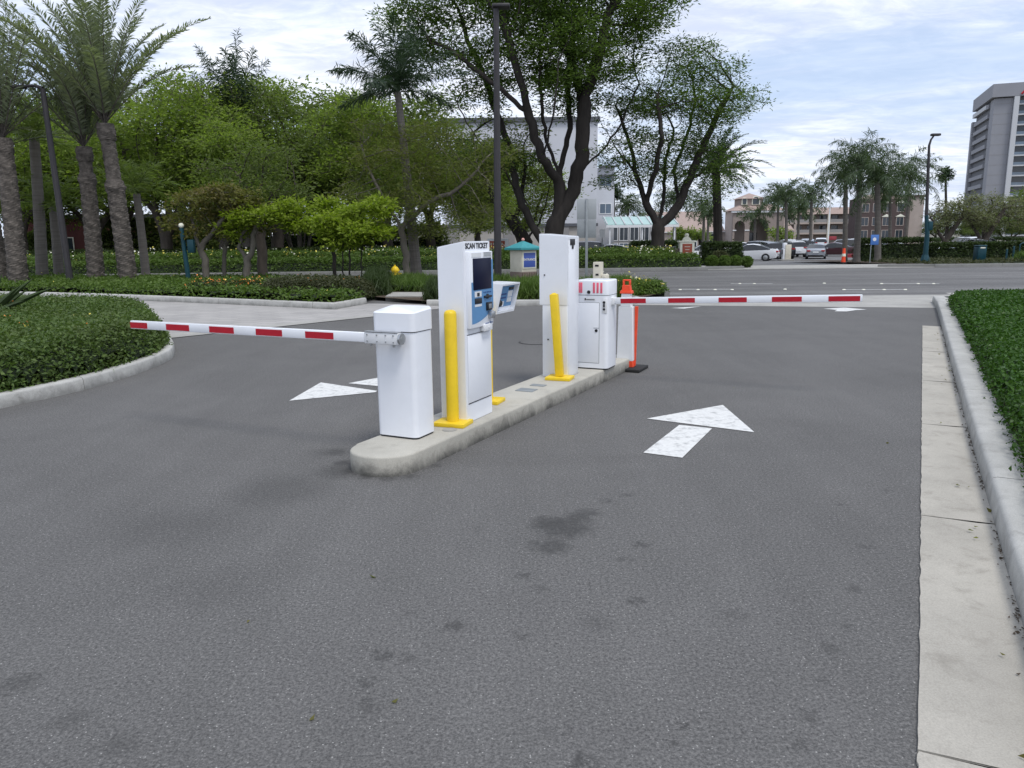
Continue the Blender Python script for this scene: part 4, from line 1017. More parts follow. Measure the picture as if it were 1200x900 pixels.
# small bright trees behind the pavers
tree('young_tree', 'young tree with rusty green leaves above the teal post', 27.5, [[(243, 331), (240, 305), (233, 285), (225, 262)], [(236, 290), (255, 265), (270, 245)]],
     [(232, 255, 32, 26), (262, 245, 36, 24), (240, 235, 40, 18), (220, 270, 20, 14)], n_attr=520, D=.2, di=1.2, dk=.30, clump=.34, cfac=.32, Rb=.12, r0=.007, leafn=13, size=.13, aspect=.5, lm='rusty', bm_='barkpale', seed=21, spread=.15, rleaf=.012)
tree('young_tree', 'slender young tree with rusty green leaves just right of the one above the teal post', 28, [[(263, 331), (262, 300), (265, 285), (280, 262)], [(263, 290), (250, 275), (246, 262)]],
     [(285, 245, 28, 22), (272, 262, 22, 16)], n_attr=260, D=.2, di=1.2, dk=.30, clump=.34, cfac=.32, Rb=.075, r0=.007, leafn=12, size=.13, aspect=.5, lm='rusty', bm_='barkpale', seed=22, spread=.15, rleaf=.012)
tree('young_tree', 'lime green young tree with a forked pale trunk, left of the ringed palm trunk', 27.5, [[(289, 332), (289, 303), (281, 290), (283, 275), (292, 262)], [(289, 303), (298, 291), (296, 276), (304, 258)]],
     [(296, 258, 28, 20), (320, 250, 22, 18), (280, 268, 16, 12)], n_attr=320, D=.2, di=1.2, dk=.30, clump=.34, cfac=.32, Rb=.13, r0=.008, leafn=15, size=.14, aspect=.5, lm='lime', bm_='barkpale', seed=23, spread=.15, rleaf=.014)
tree('young_tree', 'lime green young tree with spreading tiers of leaves left of the near gate', 27, [[(392, 334), (391, 300), (385, 275), (372, 255)], [(388, 285), (400, 262)]],
     [(360, 262, 38, 15), (372, 243, 26, 12), (395, 255, 22, 20), (340, 256, 20, 12)], n_attr=420, D=.2, di=1.2, dk=.30, clump=.34, cfac=.32, Rb=.07, r0=.007, leafn=16, size=.15, aspect=.5, lm='lime', seed=24, spread=.15, rleaf=.014)
tree('young_tree', 'lime green staked sapling with three thin stems, nearest the near gate', 25.5, [[(410, 338), (409, 305), (412, 275), (420, 255)], [(403, 338), (402, 300), (400, 270)], [(424, 338), (423, 300), (430, 270)]],
     [(415, 262, 34, 22), (432, 245, 20, 14), (400, 280, 18, 14), (440, 272, 14, 12)], n_attr=420, D=.2, di=1.2, dk=.30, clump=.34, cfac=.32, Rb=.045, r0=.006, leafn=16, size=.15, aspect=.5, lm='lime', seed=25, spread=.15, rleaf=.012)
tree('broad_tree', 'dark green tree with a straight grey trunk just right of the forked young tree', 30, [[(308, 334), (307, 300), (304, 262), (300, 235)], [(305, 265), (320, 240)]],
     [(290, 218, 42, 26), (330, 212, 38, 26), (308, 195, 30, 20)], n_attr=500, D=.26, di=1.6, dk=.42, clump=.55, cfac=.3, Rb=.19, r0=.009, leafn=14, size=.15, aspect=.4, lm='bgdark', bm_='bark', seed=26, spread=.2, rleaf=.016)
# background woodland: three prototypes, copied
BGG = 'large leafy trees across the street on the left'
def bgproto(lab, lm, seed, Y=50):
    return tree('leafy_tree', lab, Y, [[(300, 303), (300, 280), (292, 255), (286, 220)], [(300, 275), (318, 245), (332, 215)], [(297, 262), (272, 235), (262, 210)]],
         [(300, 165, 62, 42), (260, 205, 48, 34), (340, 205, 50, 34), (300, 225, 70, 24), (310, 140, 36, 24)], n_attr=900, D=.5, di=3, dk=.8, clump=1.25, cfac=.40, Rb=.32, r0=.014, leafn=22, size=.24, aspect=.42, lm=lm, bm_='bark', seed=seed, spread=.50, rleaf=.04, group=BGG)
pa = bgproto('leafy yellow-green tree', 'bgleaf', 31); pb = bgproto('dark green leafy tree', 'bgdark', 32); pc = bgproto('mid green leafy tree', 'bgleaf', 33)
used = set()
bgl = [ # px, Y, proto, scale, label
 (30, 47, 'c', .95, 'mid green leafy tree at the far left, behind the leftmost palms'),
 (110, 50, 'a', .92, 'leafy yellow-green tree behind the pair of date palms'),
 (195, 46, 'a', 1.05, 'leafy yellow-green tree just right of the date palms, above the red-brown wall'),
 (262, 44, 'c', .80, 'mid green leafy tree behind the first dark palm head'),
 (330, 49, 'b', 1.02, 'dark green leafy tree between the two dark palm heads, left one'),
 (392, 54, 'b', 1.10, 'dark green leafy tree between the two dark palm heads, right one'),
 (455, 50, 'c', 1.0, 'mid green leafy tree behind the feathery tree'),
 (505, 56, 'b', 1.12, 'dark green leafy tree behind the feathery tree, in front of the pale building'),
 (560, 52, 'c', .80, 'mid green leafy tree behind the dark lamp post, screening the pale building'),
 (612, 60, 'c', .78, 'mid green leafy tree directly behind the huge dark-limbed tree'),
 (150, 58, 'b', 1.22, 'tall dark green tree in the back row between the palms and the yellow-green tree'),
 (60, 60, 'b', 1.2, 'tall dark green tree in the back row at the far left'),
 (225, 62, 'b', 1.3, 'tall dark green tree in the back row behind the young rusty trees'),
 (360, 62, 'c', 1.3, 'tall mid green tree in the back row left of the feathery tree'),
 (-30, 52, 'b', 1.05, 'dark green leafy tree cut by the left edge of the view')]
rnd = random.Random(9); protos = {'a': pa, 'b': pb, 'c': pc}
for x, Y, k, sc, lab in bgl:
    o = protos[k] if k not in used else copy_tree(protos[k]); used.add(k)
    q = Q(x, 300, Y); o.location = (q.x, Y, zf(Y)); o.rotation_euler.z = rnd.uniform(0, 6.28); o.scale = (sc, sc, sc*rnd.uniform(.95, 1.05)); o['label'] = lab
tree('sparse_tree', 'thinly leaved pale-branched tree showing above the woodland right of the date palms', 54, [[(196, 300), (198, 220), (196, 170), (190, 130)], [(196, 170), (215, 130), (222, 105)], [(197, 190), (175, 150), (168, 120)]],
     [(196, 105, 34, 26), (222, 110, 22, 20), (170, 122, 20, 22)], n_attr=330, D=.45, di=2.6, dk=.6, Rb=.22, r0=.013, leafn=5, size=.2, aspect=.4, lm='bgdark', bm_='barkpale', seed=81, spread=.35, rleaf=.03)
tree('sparse_tree', 'thinly leaved dark-branched tree between the left palms, branches against the sky', 52, [[(62, 300), (64, 220), (60, 180)], [(64, 215), (85, 165), (92, 140)], [(63, 200), (48, 150)]],
     [(62, 150, 28, 30), (88, 150, 22, 24)], n_attr=260, D=.45, di=2.6, dk=.6, Rb=.24, r0=.013, leafn=4, size=.2, aspect=.4, lm='bgdark', bm_='barkdark', seed=82, spread=.35, rleaf=.03)
# dark understorey
for i, (x0, x1, y0, h, lab) in enumerate([(-46, -33, 56, 3.0, 'deep dark thicket under the trees at the far left'), (-31.5, -22, 58, 3.4, 'deep dark thicket behind the teal post and the young rusty trees'), (-21, -4.5, 56, 3.2, 'deep dark thicket under the trees left of the pale building')]):
    o = bed('thicket', [(x0, y0), (x1, y0), (x1, y0+2.5), (x0, y0+2.5)], -.3, h, .28, .45, 16000, 'bgdark', 70+i, .9, .7, .35, .15, grid=.5); tag(o, lab, 'thicket')
# multi-stem thin trunks in the shade
for i, (x, lab) in enumerate([(322, 'cluster of thin leaning stems in the shade, left of the next cluster'), (352, 'cluster of thin leaning stems in the shade right of the ringed palm trunk')]):
    q = Q(x, 300, 52); tt = thing('stem_cluster', lab, 'tree', (q.x, 52, zf(52))); b = B(); r_ = random.Random(i)
    for k in range(9): a = r_.uniform(0, 6.28); tube_into(b.b, [Vector((.25*math.cos(a), .25*math.sin(a), 0)), Vector((.7*math.cos(a), .5*math.sin(a), 1.6)), Vector((1.5*math.cos(a), .9*math.sin(a), 4.2))], [.07, .06, .03], 6)
    b.out('stems', 'barkpale', tt)
# olive trees, right
for i, (x, xb, lab) in enumerate([(1118, 1108, 'gnarled grey-green olive tree nearer the teal street lamp'), (1163, 1152, 'gnarled grey-green olive tree farther right of the teal street lamp')]):
    tree('olive_tree', lab, 50.5, [[(xb, 300), (xb-1, 285), (xb-10, 268), (xb-20, 250)], [(xb, 284), (xb+12, 265), (xb+25, 245)], [(xb, 288), (xb+2, 262, 1), (x, 240, 1)]],
         [(x-14, 252, 27, 20), (x+16, 248, 30, 22), (x, 238, 28, 14)], clump=.45, cfac=.3, n_attr=620, D=.26, di=1.5, dk=.42, Rb=.27, r0=.012, leafn=13, size=.15, aspect=.35, lm='oliveleaf', bm_='bark', seed=41+i, spread=.2, rleaf=.022, group='olive trees')
tree('broad_tree', 'dark leafy tree clipped by the right edge of the view', 60, [[(1215, 290), (1214, 265), (1210, 245)]], [(1212, 232, 26, 26)], n_attr=260, D=.5, di=2.5, dk=.8, Rb=.25, r0=.014, leafn=16, size=.28, lm='bgdark', seed=46, spread=.4, rleaf=.05)
for i, (x, lab) in enumerate([(800, 'round green tree at the left wing of the arched hotel'), (820, 'green tree just left of the large arch, before the hotel wall'), (916, 'yellowish green tree right of the large arches')]):
    tree('broad_tree', lab, 110, [[(x, 290), (x, 280)]], [(x, 274, 9 if i < 2 else 7, 8)], n_attr=160, D=.5, di=2.5, dk=.8, Rb=.2, r0=.02, leafn=16, size=.35, lm='bgleaf', seed=47+i, spread=.35, rleaf=.06)

# ---------------------------------------------------------------- palms
def fronds(nf, L, leafl, lw, elo, ehi, droop, seed, nl=46, wind=(0, 0), plume=.25, updir=None, vshape=.5, stem=.022):
    rs = np.random.RandomState(seed); LV = []; LC = []; k0 = 0; bm = bmesh.new()
    for i in range(nf):
        a = i*2.39996+rs.uniform(-.2, .2); u = (i+.5)/nf; el = R(elo+(ehi-elo)*(1-u)**1.0+rs.uniform(-6, 6)); Lf = L*rs.uniform(.85, 1.1)*(.85+.15*math.sin(math.pi*u))
        h = np.array([math.cos(a), math.sin(a), 0]); p = np.zeros(3); pts = [p.copy()]; ns = 12; e = el
        for s_ in range(ns):
            d = h*math.cos(e)+np.array([0, 0, math.sin(e)]); d = d+np.array([wind[0], wind[1], 0])*(s_/ns)**1.3; d /= np.linalg.norm(d)
            p = p+d*Lf/ns; pts.append(p.copy()); e -= R(droop)/ns*(1.2*s_/ns+.4)*math.cos(max(min(e, 1.4), -1.4))**.5 if math.cos(e) > 0 else 0
        P_ = np.array(pts); tube_into(bm, [Vector(q) for q in P_[::2]], list(np.linspace(stem, .004, len(P_[::2]))), 4, False)
        tt = np.linspace(.10, .995, nl); idx = tt*ns; i0 = np.minimum(idx.astype(int), ns-1); fr = (idx-i0)[:, None]
        Cc = P_[i0]*(1-fr)+P_[i0+1]*fr; T_ = unit(P_[i0+1]-P_[i0]); side = unit(np.cross(T_, np.array([0, 0, 1.])+T_*.001)); nn = np.cross(side, T_)
        ll = leafl*np.clip(np.sin(np.pi*(tt*.86+.10))**.55, .15, 1)[:, None]*rs.uniform(.85, 1.1, (nl, 1))
        for sg in (-1, 1):
            dr = unit(side*sg*.85+T_*.75+nn*vshape*rs.uniform(.2, 1.2, (nl, 1))+rs.normal(size=(nl, 3))*plume-np.array([0, 0, 1])*plume*.5)
            wv = unit(np.cross(dr, nn+rs.normal(size=(nl, 3))*.4))*lw*.5; tip = Cc+dr*ll; mid = Cc+dr*ll*.45
            LV.append(np.stack([Cc, mid+wv, tip-np.array([0, 0, 1])*ll*.12, mid-wv], 1).reshape(-1, 3))
    me = bpy.data.meshes.new('rachis'); bm.to_mesh(me); bm.free(); V = np.concatenate(LV); return V, np.arange(len(V)).reshape(-1, 4), me
def palm(name, label, Y, bx, by, cx, cy, r0, r1, nf, L, leafl, lw, elo, ehi, droop, seed, fm='frond', tm='palmtrunk', group=None, boots=False, wind=(0, 0), plume=.15, nl=46, bulge=None, vshape=.5, zb=None):
    base = Q(bx, by, Y); base.z = (zf(Y)+.05 if zb is None else zb); top = Q(cx, cy, Y)-base
    t = thing(name, label, 'palm', base, 0, group)
    bm = bmesh.new(); n = 20 if boots else 12; m = int(top.length/(.045 if boots else .3)); rings = []; rs = random.Random(seed)
    for i in range(m+1):
        u = i/m; c = top*u+Vector((0, 0, -.1 if i == 0 else 0)); c.x += .10*math.sin(u*3)*r0; r = r0+(r1-r0)*u
        if u < .06: r *= 1+.35*(1-u/.06)
        ring = []
        for k in range(n):
            rr = r
            if boots:
                h = top.length*u; ph = (h/.24+ (k/n)*3) % 1.; ph2 = (k/n*9+math.floor(h/.24+(k/n)*3)*.5) % 1.
                rr = r*(1+.16*ph*(1-abs(ph2-.5)*1.3)+rs.uniform(-.02, .02))
                if u > .90: rr *= 1+.12*math.sin((u-.90)/.10*math.pi)
                if bulge and abs(u-bulge) < .04: rr *= 1+.22*(1-abs(u-bulge)/.04)
                if bulge and bulge+.04 < u < .9: rr *= .86
            else: rr = r*(1+.03*((i) % 2))
            ring.append(bm.verts.new(c+Vector((rr*math.cos(2*math.pi*k/n), rr*math.sin(2*math.pi*k/n), 0))))
        rings.append(ring)
    for a, c in zip(rings, rings[1:]):
        for k in range(n): bm.faces.new((a[k], a[(k+1) % n], c[(k+1) % n], c[k]))
    me = bpy.data.meshes.new('trunk'); bm.to_mesh(me); bm.free(); me.materials.append(M[tm]); link(bpy.data.objects.new('trunk', me), t)
    V, Fq, rm = fronds(nf, L, leafl, lw, elo, ehi, droop, seed, nl, wind, plume, vshape=vshape)
    o = np_mesh('fronds', V, Fq, fm, t); o.location = top
    rm.materials.append(M['palmtrunk' if boots else fm]); o2 = link(bpy.data.objects.new('frond_stems', rm), t); o2.location = top
    return t
DP = 'date palms beside the left lamp post'
palm('date_palm', 'date palm in the middle of the left group, slimmer, with a dark pinched neck', 28.5, 113, 331, 98, 172, .28, .235, 28, 4.9, .44, .045, 50, 89, 58, 1, boots=True, bulge=.77, wind=(-.5, 0), nl=92, group=DP)
palm('date_palm', 'tallest date palm, right-hand one of the left group', 28, 151, 331, 123, 145, .30, .25, 32, 5.2, .46, .045, 48, 89, 60, 2, boots=True, bulge=.62, wind=(-.15, 0), nl=100, group=DP)
palm('date_palm', 'date palm at the left edge of the view, leaning slightly left', 27, 22, 333, 3, 162, .30, .25, 30, 4.9, .44, .045, 50, 89, 58, 3, boots=True, wind=(-.4, 0), nl=66, group=DP)
palm('date_palm', 'date palm mostly cut off by the left edge, only its lower trunk in view', 28.5, 2, 333, -28, 190, .33, .28, 30, 4.2, .5, .04, 30, 86, 60, 4, boots=True, nl=50, group=DP)
palm('king_palm', 'dark-headed tall palm above the lime young tree, left of the two', 48, 290, 300, 279, 158, .28, .16, 10, 5.6, .95, .06, 62, 96, 45, 5, fm='kingfrond', tm='queentrunk', nl=90, plume=.75, wind=(-.12, 0), vshape=0.)
palm('king_palm', 'dark-headed tall palm rising from the feathery tree, right of the two', 30, 489, 336, 466, 108, .22, .12, 18, 3.0, .65, .042, 8, 86, 60, 6, fm='kingfrond', tm='queentrunk', nl=90, plume=.6, vshape=0., wind=(-.2, 0))
for i, (bx, x2, y2, h, lab) in enumerate([(50, 40, 172, .25, 'pale grey palm trunk just left of the dark lamp post'), (70, 62, 250, .22, 'shorter palm trunk close behind the foot of the dark lamp post'), (172, 160, 235, .2, 'short grey palm trunk standing right of the tallest date palm')]):
    palm('ringed_palm', lab, 31+i, bx, 332, x2, y2-8, h*.9, h*.7, 12, 2.0, .6, .06, 10, 80, 70, 30+i, fm='bgdark', tm='queentrunk', nl=30, plume=.3)
palm('date_palm', 'tall thick-trunked palm right of the spreading tree, across the street', 49, 842, 300, 839, 200, .30, .25, 46, 3.3, .45, .06, -12, 80, 70, 7, fm='kingfrond', tm='barkdark', nl=40)
QG = 'queen palms around the hotel and parking lot'
for i, (x, yb_, cx, cy, Y, L, r, nf, lab) in enumerate([
    (1004, 303, 1008, 192, 48, 2.5, .20, 22, 'tallest queen palm at the right side of the lot entrance'),
    (1029, 302, 1028, 213, 46, 2.7, .19, 24, 'queen palm standing just right of the small blue sign'),
    (990, 303, 991, 206, 52, 2.4, .17, 20, 'thin queen palm leftmost of the entrance group'),
    (1043, 298, 1043, 226, 62, 2.6, .14, 20, 'queen palm behind the small blue sign, before the brown building'),
    (1060, 298, 1066, 212, 58, 3.1, .14, 24, 'queen palm with arching fronds before the right end of the brown building'),
    (950, 288, 951, 231, 92, 3.2, .20, 22, 'queen palm above the silver car in the lot'),
    (922, 288, 921, 232, 88, 3.0, .20, 24, 'dense queen palm right of the hotel cupola'),
    (911, 288, 912, 235, 96, 2.8, .18, 20, 'queen palm close beside the hotel cupola, shorter'),
    (884, 289, 885, 254, 92, 2.4, .18, 11, 'queen palm in front of the large arch of the hotel'),
    (935, 288, 936, 247, 98, 2.8, .18, 20, 'short queen palm before the balcony wing'),
    (824, 290, 825, 243, 105, 3.0, .22, 22, 'palm left of the thick-trunked palm, behind the hotel sign'),
    (829, 290, 830, 252, 100, 2.2, .18, 16, 'small palm beside the thick-trunked palm'),
    (791, 290, 790, 236, 90, 2.8, .2, 22, 'palm seen through the limbs of the spreading tree'),
    (736, 295, 736, 244, 95, 2.7, .2, 22, 'bushy palm behind the glass canopy')]):
    palm('queen_palm', lab, Y, x, yb_, cx, cy, r, r*.75, int(nf*1.1), L*1.12, .62 if Y < 70 else .75, .045 if Y < 70 else .09, -10, 82, 125, 50+i, fm='queenfrond', tm='queentrunk', group=QG, nl=44 if Y < 70 else 26, plume=.8, vshape=-.3)
palm('fan_palm', 'small fan palm against the white building wall', 92, 719, 290, 719, 229, .2, .16, 34, 1.5, .45, .12, -30, 80, 30, 71, fm='kingfrond', tm='queentrunk', nl=22, plume=.5)
palm('fan_palm', 'tiny distant fan palm right of the teal street lamp', 250, 1109, 280, 1108, 205, .45, .32, 34, 3.2, 1.1, .3, -40, 80, 50, 72, fm='kingfrond', tm='barkdark', nl=18, plume=.4, zb=-.8)
# ================================================================ street furniture
def zpx(x, y, Y): return Q(x, y, Y).z
# left lamp post
b0 = Q(83, 334, 27); b0.z = .12; tp = Q(50, 104, 27)-b0
t = thing('street_lamp', 'dark leaning lamp post with a short arm in front of the date palms', 'street lamp', b0)
b = B(); b.tube([(0, 0, 0), tuple(tp)], [.115, .085], 10); b.out('pole', 'poledark', t)
b = B(); b.cyl((0, 0, 0), (0, 0, .12), .2, .17, 12); b.out('base', 'poledark', t)
b = B(); b.tube([tuple(tp), tuple(tp+Vector((-.25, 0, .10))), tuple(tp+Vector((-.75, 0, .08)))], [.08, .05, .04], 8); b.box((tp.x-1.15, tp.y-.16, tp.z+.02), (tp.x-.6, tp.y+.16, tp.z+.11), .03); b.out('lamp_head', 'poledark', t)
# centre lamp post
b0 = Q(583.5, 336, 24); b0.z = .12; tp = Q(581.5, 9, 24)-b0
t = thing('street_lamp', 'tall dark lamp post rising through the treetops directly behind the ticket kiosk', 'street lamp', b0)
b = B(); b.tube([(0, 0, 0), tuple(tp)], [.125, .085], 10); b.out('pole', 'poledark', t)
b = B(); b.box((tp.x-.12, tp.y-.2, tp.z-.02), (tp.x+.40, tp.y+.2, tp.z+.08), .035); b.out('lamp_head', 'poledark', t)
# teal street lamp right
b0 = G(1083, 309); Yl = 40.2; b0 = Q(1083.5, 309, Yl); b0.z = .1; tp = Q(1089, 166, Yl)-b0
t = thing('street_lamp', 'slender teal and black street lamp with a hooked top across the street on the right', 'street lamp', b0)
b = B(); b.cyl((0, 0, 0), (0, 0, .12), .30, .28, 8); b.cyl((0, 0, .12), (0, 0, .42), .25, .15, 8); b.out('base', 'teal', t)
b = B(); b.tube([(0, 0, .42), (0, 0, 1.5), tuple(tp*.40)], [.13, .115, .095], 10); b.out('lower_pole', 'teal', t)
b = B(); b.tube([tuple(tp*.4), tuple(tp*.80), tuple(tp*.97)], [.085, .07, .06], 10); b.cyl(tuple(tp*.79), tuple(tp*.81), .10, n=10); b.out('upper_pole', 'poledark', t)
b = B(); b.tube([tuple(tp*.97), tuple(tp+Vector((.08, 0, .1))), tuple(tp+Vector((.2, 0, .28)))], [.06, .05, .045], 8); b.box((tp.x+.06, tp.y-.12, tp.z+.27), (tp.x+.52, tp.y+.12, tp.z+.39), .04); b.out('lamp_head', 'poledark', t)
b = B(); b.box((-.02, -.12, 1.65), (.20, .1, 2.1), .02); b.out('control_box', 'teal', t)
# teal post left
b0 = Q(222, 334, 27); b0.z = .12
t = thing('teal_post', 'teal light post with a small box, under the rusty green young tree', 'post', b0)
b = B(); b.tube([(0, 0, 0), (-.1, 0, 2.0)], [.085, .07], 10); b.cyl((0, 0, 0), (0, 0, .25), .13, .1, 10); b.out('pole', 'teal', t)
b = B(); b.sphere((-.1, 0, 2.08), .09); b.out('lamp_globe', 'fwhite', t)
b = B(); b.box((.08, -.1, 1.15), (.30, .1, 1.6), .02); b.out('control_box', 'teal', t)
# signs seen from the back
b0 = Q(687, 348, 21.8); b0.z = .1
t = thing('road_sign', 'grey back of a two-panel road sign on a thin post above the far gate', 'road sign', b0)
h = Q(686, 233, 21.8).z-.1
b = B(); b.box((-.035, -.02, 0), (.035, .02, h), .003); b.out('post', 'signback', t)
b = B(); b.box((-.27, .022, h-.56), (.27, .028, h-.0), .002); b.out('upper_panel', pbr('sign_back_light', (.34, .36, .37, 1), .5, .2, 5, .06), t)
b = B(); b.box((-.265, .022, h-1.06), (.265, .028, h-.566), .002); b.out('lower_panel', 'signback', t)
b0 = Q(654, 300, 47); b0.z = -.1
b0 = Q(705.5, 300, 47); b0.z = zf(47)
t = thing('road_sign', 'small pale square sign on a thin pole beside the black car', 'road sign', b0)
b = B(); b.box((-.03, -.02, 0), (.03, .02, 2.2)); b.out('post', 'signback', t); b = B(); b.box((-.16, -.03, 1.75), (.16, -.021, 2.25)); b.out('panel', 'whitedull', t)
b0 = Q(122, 318, 45); b0.z = 0
# monument
b0 = Q(613.5, 347, 23.2); b0.z = .1; t = thing('entrance_monument', 'cream entrance monument with teal hipped roof and blue ENTRANCE sign on a woven base', 'monument', b0, R(38))
b = B(); b.box((-.29, -.29, 0), (.29, .29, .56), .01); b.out('woven_base', 'lattice', t)
zb_, zt_ = .57, 1.20
b = B(); b.box((-.28, -.28, .561), (.28, .28, zt_), .008); b.out('body', 'cream', t)
b = B(); b.box((-.40, -.40, zt_+.001), (.40, .40, zt_+.07), .01); vs = [b.b.verts.new(v) for v in ((-.38, -.38, zt_+.071), (.38, -.38, zt_+.071), (.38, .38, zt_+.071), (-.38, .38, zt_+.071), (0, 0, zt_+.27))]
for i in range(4): b.b.faces.new((vs[i], vs[(i+1) % 4], vs[4]))
b.out('roof', 'tealroof', t, smooth=False)
b = B(); b.sphere((0, 0, zt_+.30), .05); b.out('finial', pbr('finial_pink', sr(205, 150, 140), .6), t)
b = B(); b.box((-.26, -.297, .66), (.26, -.281, 1.16), .003); sg = b.out('sign_board', 'fwhite', t)
b = B(); b.box((-.22, -.302, .70), (.22, -.2975, 1.12), .002); b.out('sign_face', 'signblue', sg)
lettering('ENTRANCE', .092, face_mtx((0, -.304, .92), (1, 0, 0), (0, 0, 1)), 'fwhite', sg, .001)
# woven lattice slats on monument base
b = B()
for i in range(9):
    x = -.27+i*.0675
    for sgn in (1, -1): 
        b.box((x-.008, -.297, .02), (x+.008, -.291, .54))
b.out('slats', 'soil', t)
# fire hydrant
b0 = Q(464, 342, 26); b0.z = .1
t = thing('fire_hydrant', 'yellow fire hydrant standing in the grass by the street', 'fire hydrant', b0)
b = B(); b.cyl((0, 0, 0), (0, 0, .06), .17, n=14); b.cyl((0, 0, .06), (0, 0, .50), .105, n=14); b.cyl((0, 0, .50), (0, 0, .55), .15, n=14); b.out('barrel', 'yellow', t)
b = B(); b.sphere((0, 0, .55), .13, (1, 1, .9)); b.cyl((0, 0, .64), (0, 0, .71), .035, n=6); b.out('cap', 'yellow', t)
b = B(); b.cyl((-.21, 0, .38), (-.1, 0, .38), .06, n=10); b.out('side_outlet', 'yellow', t); b = B(); b.cyl((.1, 0, .38), (.21, 0, .38), .06, n=10); b.out('side_outlet', 'yellow', t); b = B(); b.cyl((0, -.22, .33), (0, -.1, .33), .075, n=10); b.out('front_outlet', 'yellow', t)
# white marker
b0 = Q(428, 341, 26); b0.z = .1; o = B().cyl((0, 0, 0), (0, 0, .42), .05, .04, 10).sphere((0, 0, .43), .06).out('marker_post', 'fwhite'); o.location = b0; tag(o, 'stubby white marker post between the saplings and the fire hydrant', 'post')
# teal litter bins
def litter_bin(label, x, yb, Y, w, h):
    b0 = Q(x, yb, Y); b0.z = zf(Y)+.1
    t = thing('litter_bin', label, 'litter bin', b0, 0, 'teal bins across the street')
    b = B(); b.box((-w/2, -w/2, .12), (w/2, w/2, h), .04); b.out('body', 'teal', t); b = B(); b.cyl((0, 0, 0), (0, 0, .13), .06, n=8); b.out('foot', 'teal', t)
    b = B(); b.box((-w/2-.01, -w/2-.01, h+.001), (w/2+.01, w/2+.01, h+.07), .03); b.out('lid', 'teal', t); b = B(); b.box((-w*.28, -w/2-.012, h-.09), (w*.28, -w/2-.002, h-.03)); b.out('opening_label', 'fwhite', t)
litter_bin('teal litter bin in the dark hedge right of the teal street lamp', 1147, 308, 40.6, .45, .85)
litter_bin('teal litter bin standing between flower band and hedge left of the kiosk', 440, 311, 44.4, .50, 1.0)
# small blue sign on post
b0 = Q(1019.5, 304, 43.5); b0.z = .0
t = thing('parking_sign', 'small tilted light blue sign on a thin pole before the dark hedge', 'sign', b0)
b = B(); b.tube([(0, 0, 0), (0, 0, 1.05)], .025, 6); b.out('post', 'signback', t)
b = B(); b.box((-.05, -.03, 1.0), (.40, -.01, 1.55), .01); p_ = b.out('panel', 'skyblue', t); b = B(); b.cyl((.16, -.036, 1.3), (.16, -.031, 1.3), .10, n=16); b.out('panel_mark', 'whitedull', p_)
# hotel monument sign
b0 = Q(804, 305, 43.5); b0.z = zf(43.5)+.1
t = thing('hotel_sign', 'white arched sign with a red-brown panel between dark hedge blocks', 'sign', b0, R(6))
b = B(); b.box((-.42, -.14, 0), (.42, .14, 1.28), .02); b.box((-.50, -.17, 1.281), (.50, .17, 1.37), .02); b.prism([(-.24, 1.371), (.24, 1.371), (.19, 1.47), (.11, 1.56), (0, 1.60), (-.11, 1.56), (-.19, 1.47)], 'y', -.12, .12); b.out('frame', 'fwhite', t)
b = B(); b.sphere((0, 0, 1.66), .12); b.out('finial', 'fwhite', t)
b = B(); b.box((-.28, -.155, .42), (.28, -.141, 1.20), .003); pn = b.out('panel', 'signred', t)
b = B()
for i, wd in enumerate((.16, .12, .10, .19)): b.box((-wd, -.160, 1.02-i*.16-(.08 if i == 3 else 0)), (wd, -.1555, 1.06-i*.16-(.08 if i == 3 else 0)))
b.out('panel_script', 'cream', pn)
b = B(); b.box((-.95, -.08, 0), (-.425, .10, .95), .02); b.out('side_wall', 'stuccodark', t)
# brown sign left of monument
b0 = Q(584, 310, 46); b0.z = zf(46)
t = thing('hotel_sign', 'brown board sign with white frame behind the lamp post, left of the monument', 'sign', b0)
b = B(); b.box((-.62, -.1, .35), (.62, .1, 1.75), .02); b.out('frame', 'whitedull', t); b = B(); b.box((-.54, -.115, .55), (.40, -.101, 1.62), .003); pn = b.out('panel', 'signred', t)
b = B()
for z0 in (.75, 1.1, 1.38):
    for i in range(5): b.box((-.45+i*.16, -.121, z0), (-.36+i*.16, -.1155, z0+.13))
b.out('panel_letters', 'cream', pn)
b = B(); b.box((-.5, -.07, 0), (-.4, .07, .36)); b.box((.4, -.07, 0), (.5, .07, .36)); b.out('legs', 'whitedull', t)
# parking ticket machines at lot entrance
b0 = G(918, 305.5); Ym = b0.y; t = thing('ticket_machine', 'cream and white ticket machine in the middle of the lot entrance', 'ticket machine', b0)
b = B(); b.box((-.35, -.5, 0), (.75, .5, .12), .02); b.out('kerbed_base', 'walk', t)
b = B(); b.box((.05, -.25, .12), (.55, .25, 1.35), .02); b.out('cabinet', 'cream', t); b = B(); b.box((-.12, -.18, .12), (.045, .18, 1.05), .02); b.box((-.10, -.2, 1.0), (.2, .15, 1.5), .04); b.out('reader', 'white', t)
b = B(); b.box((-.35, -.2, .55), (-.125, .15, .95), .02); b.out('screen_box', 'bband', t)
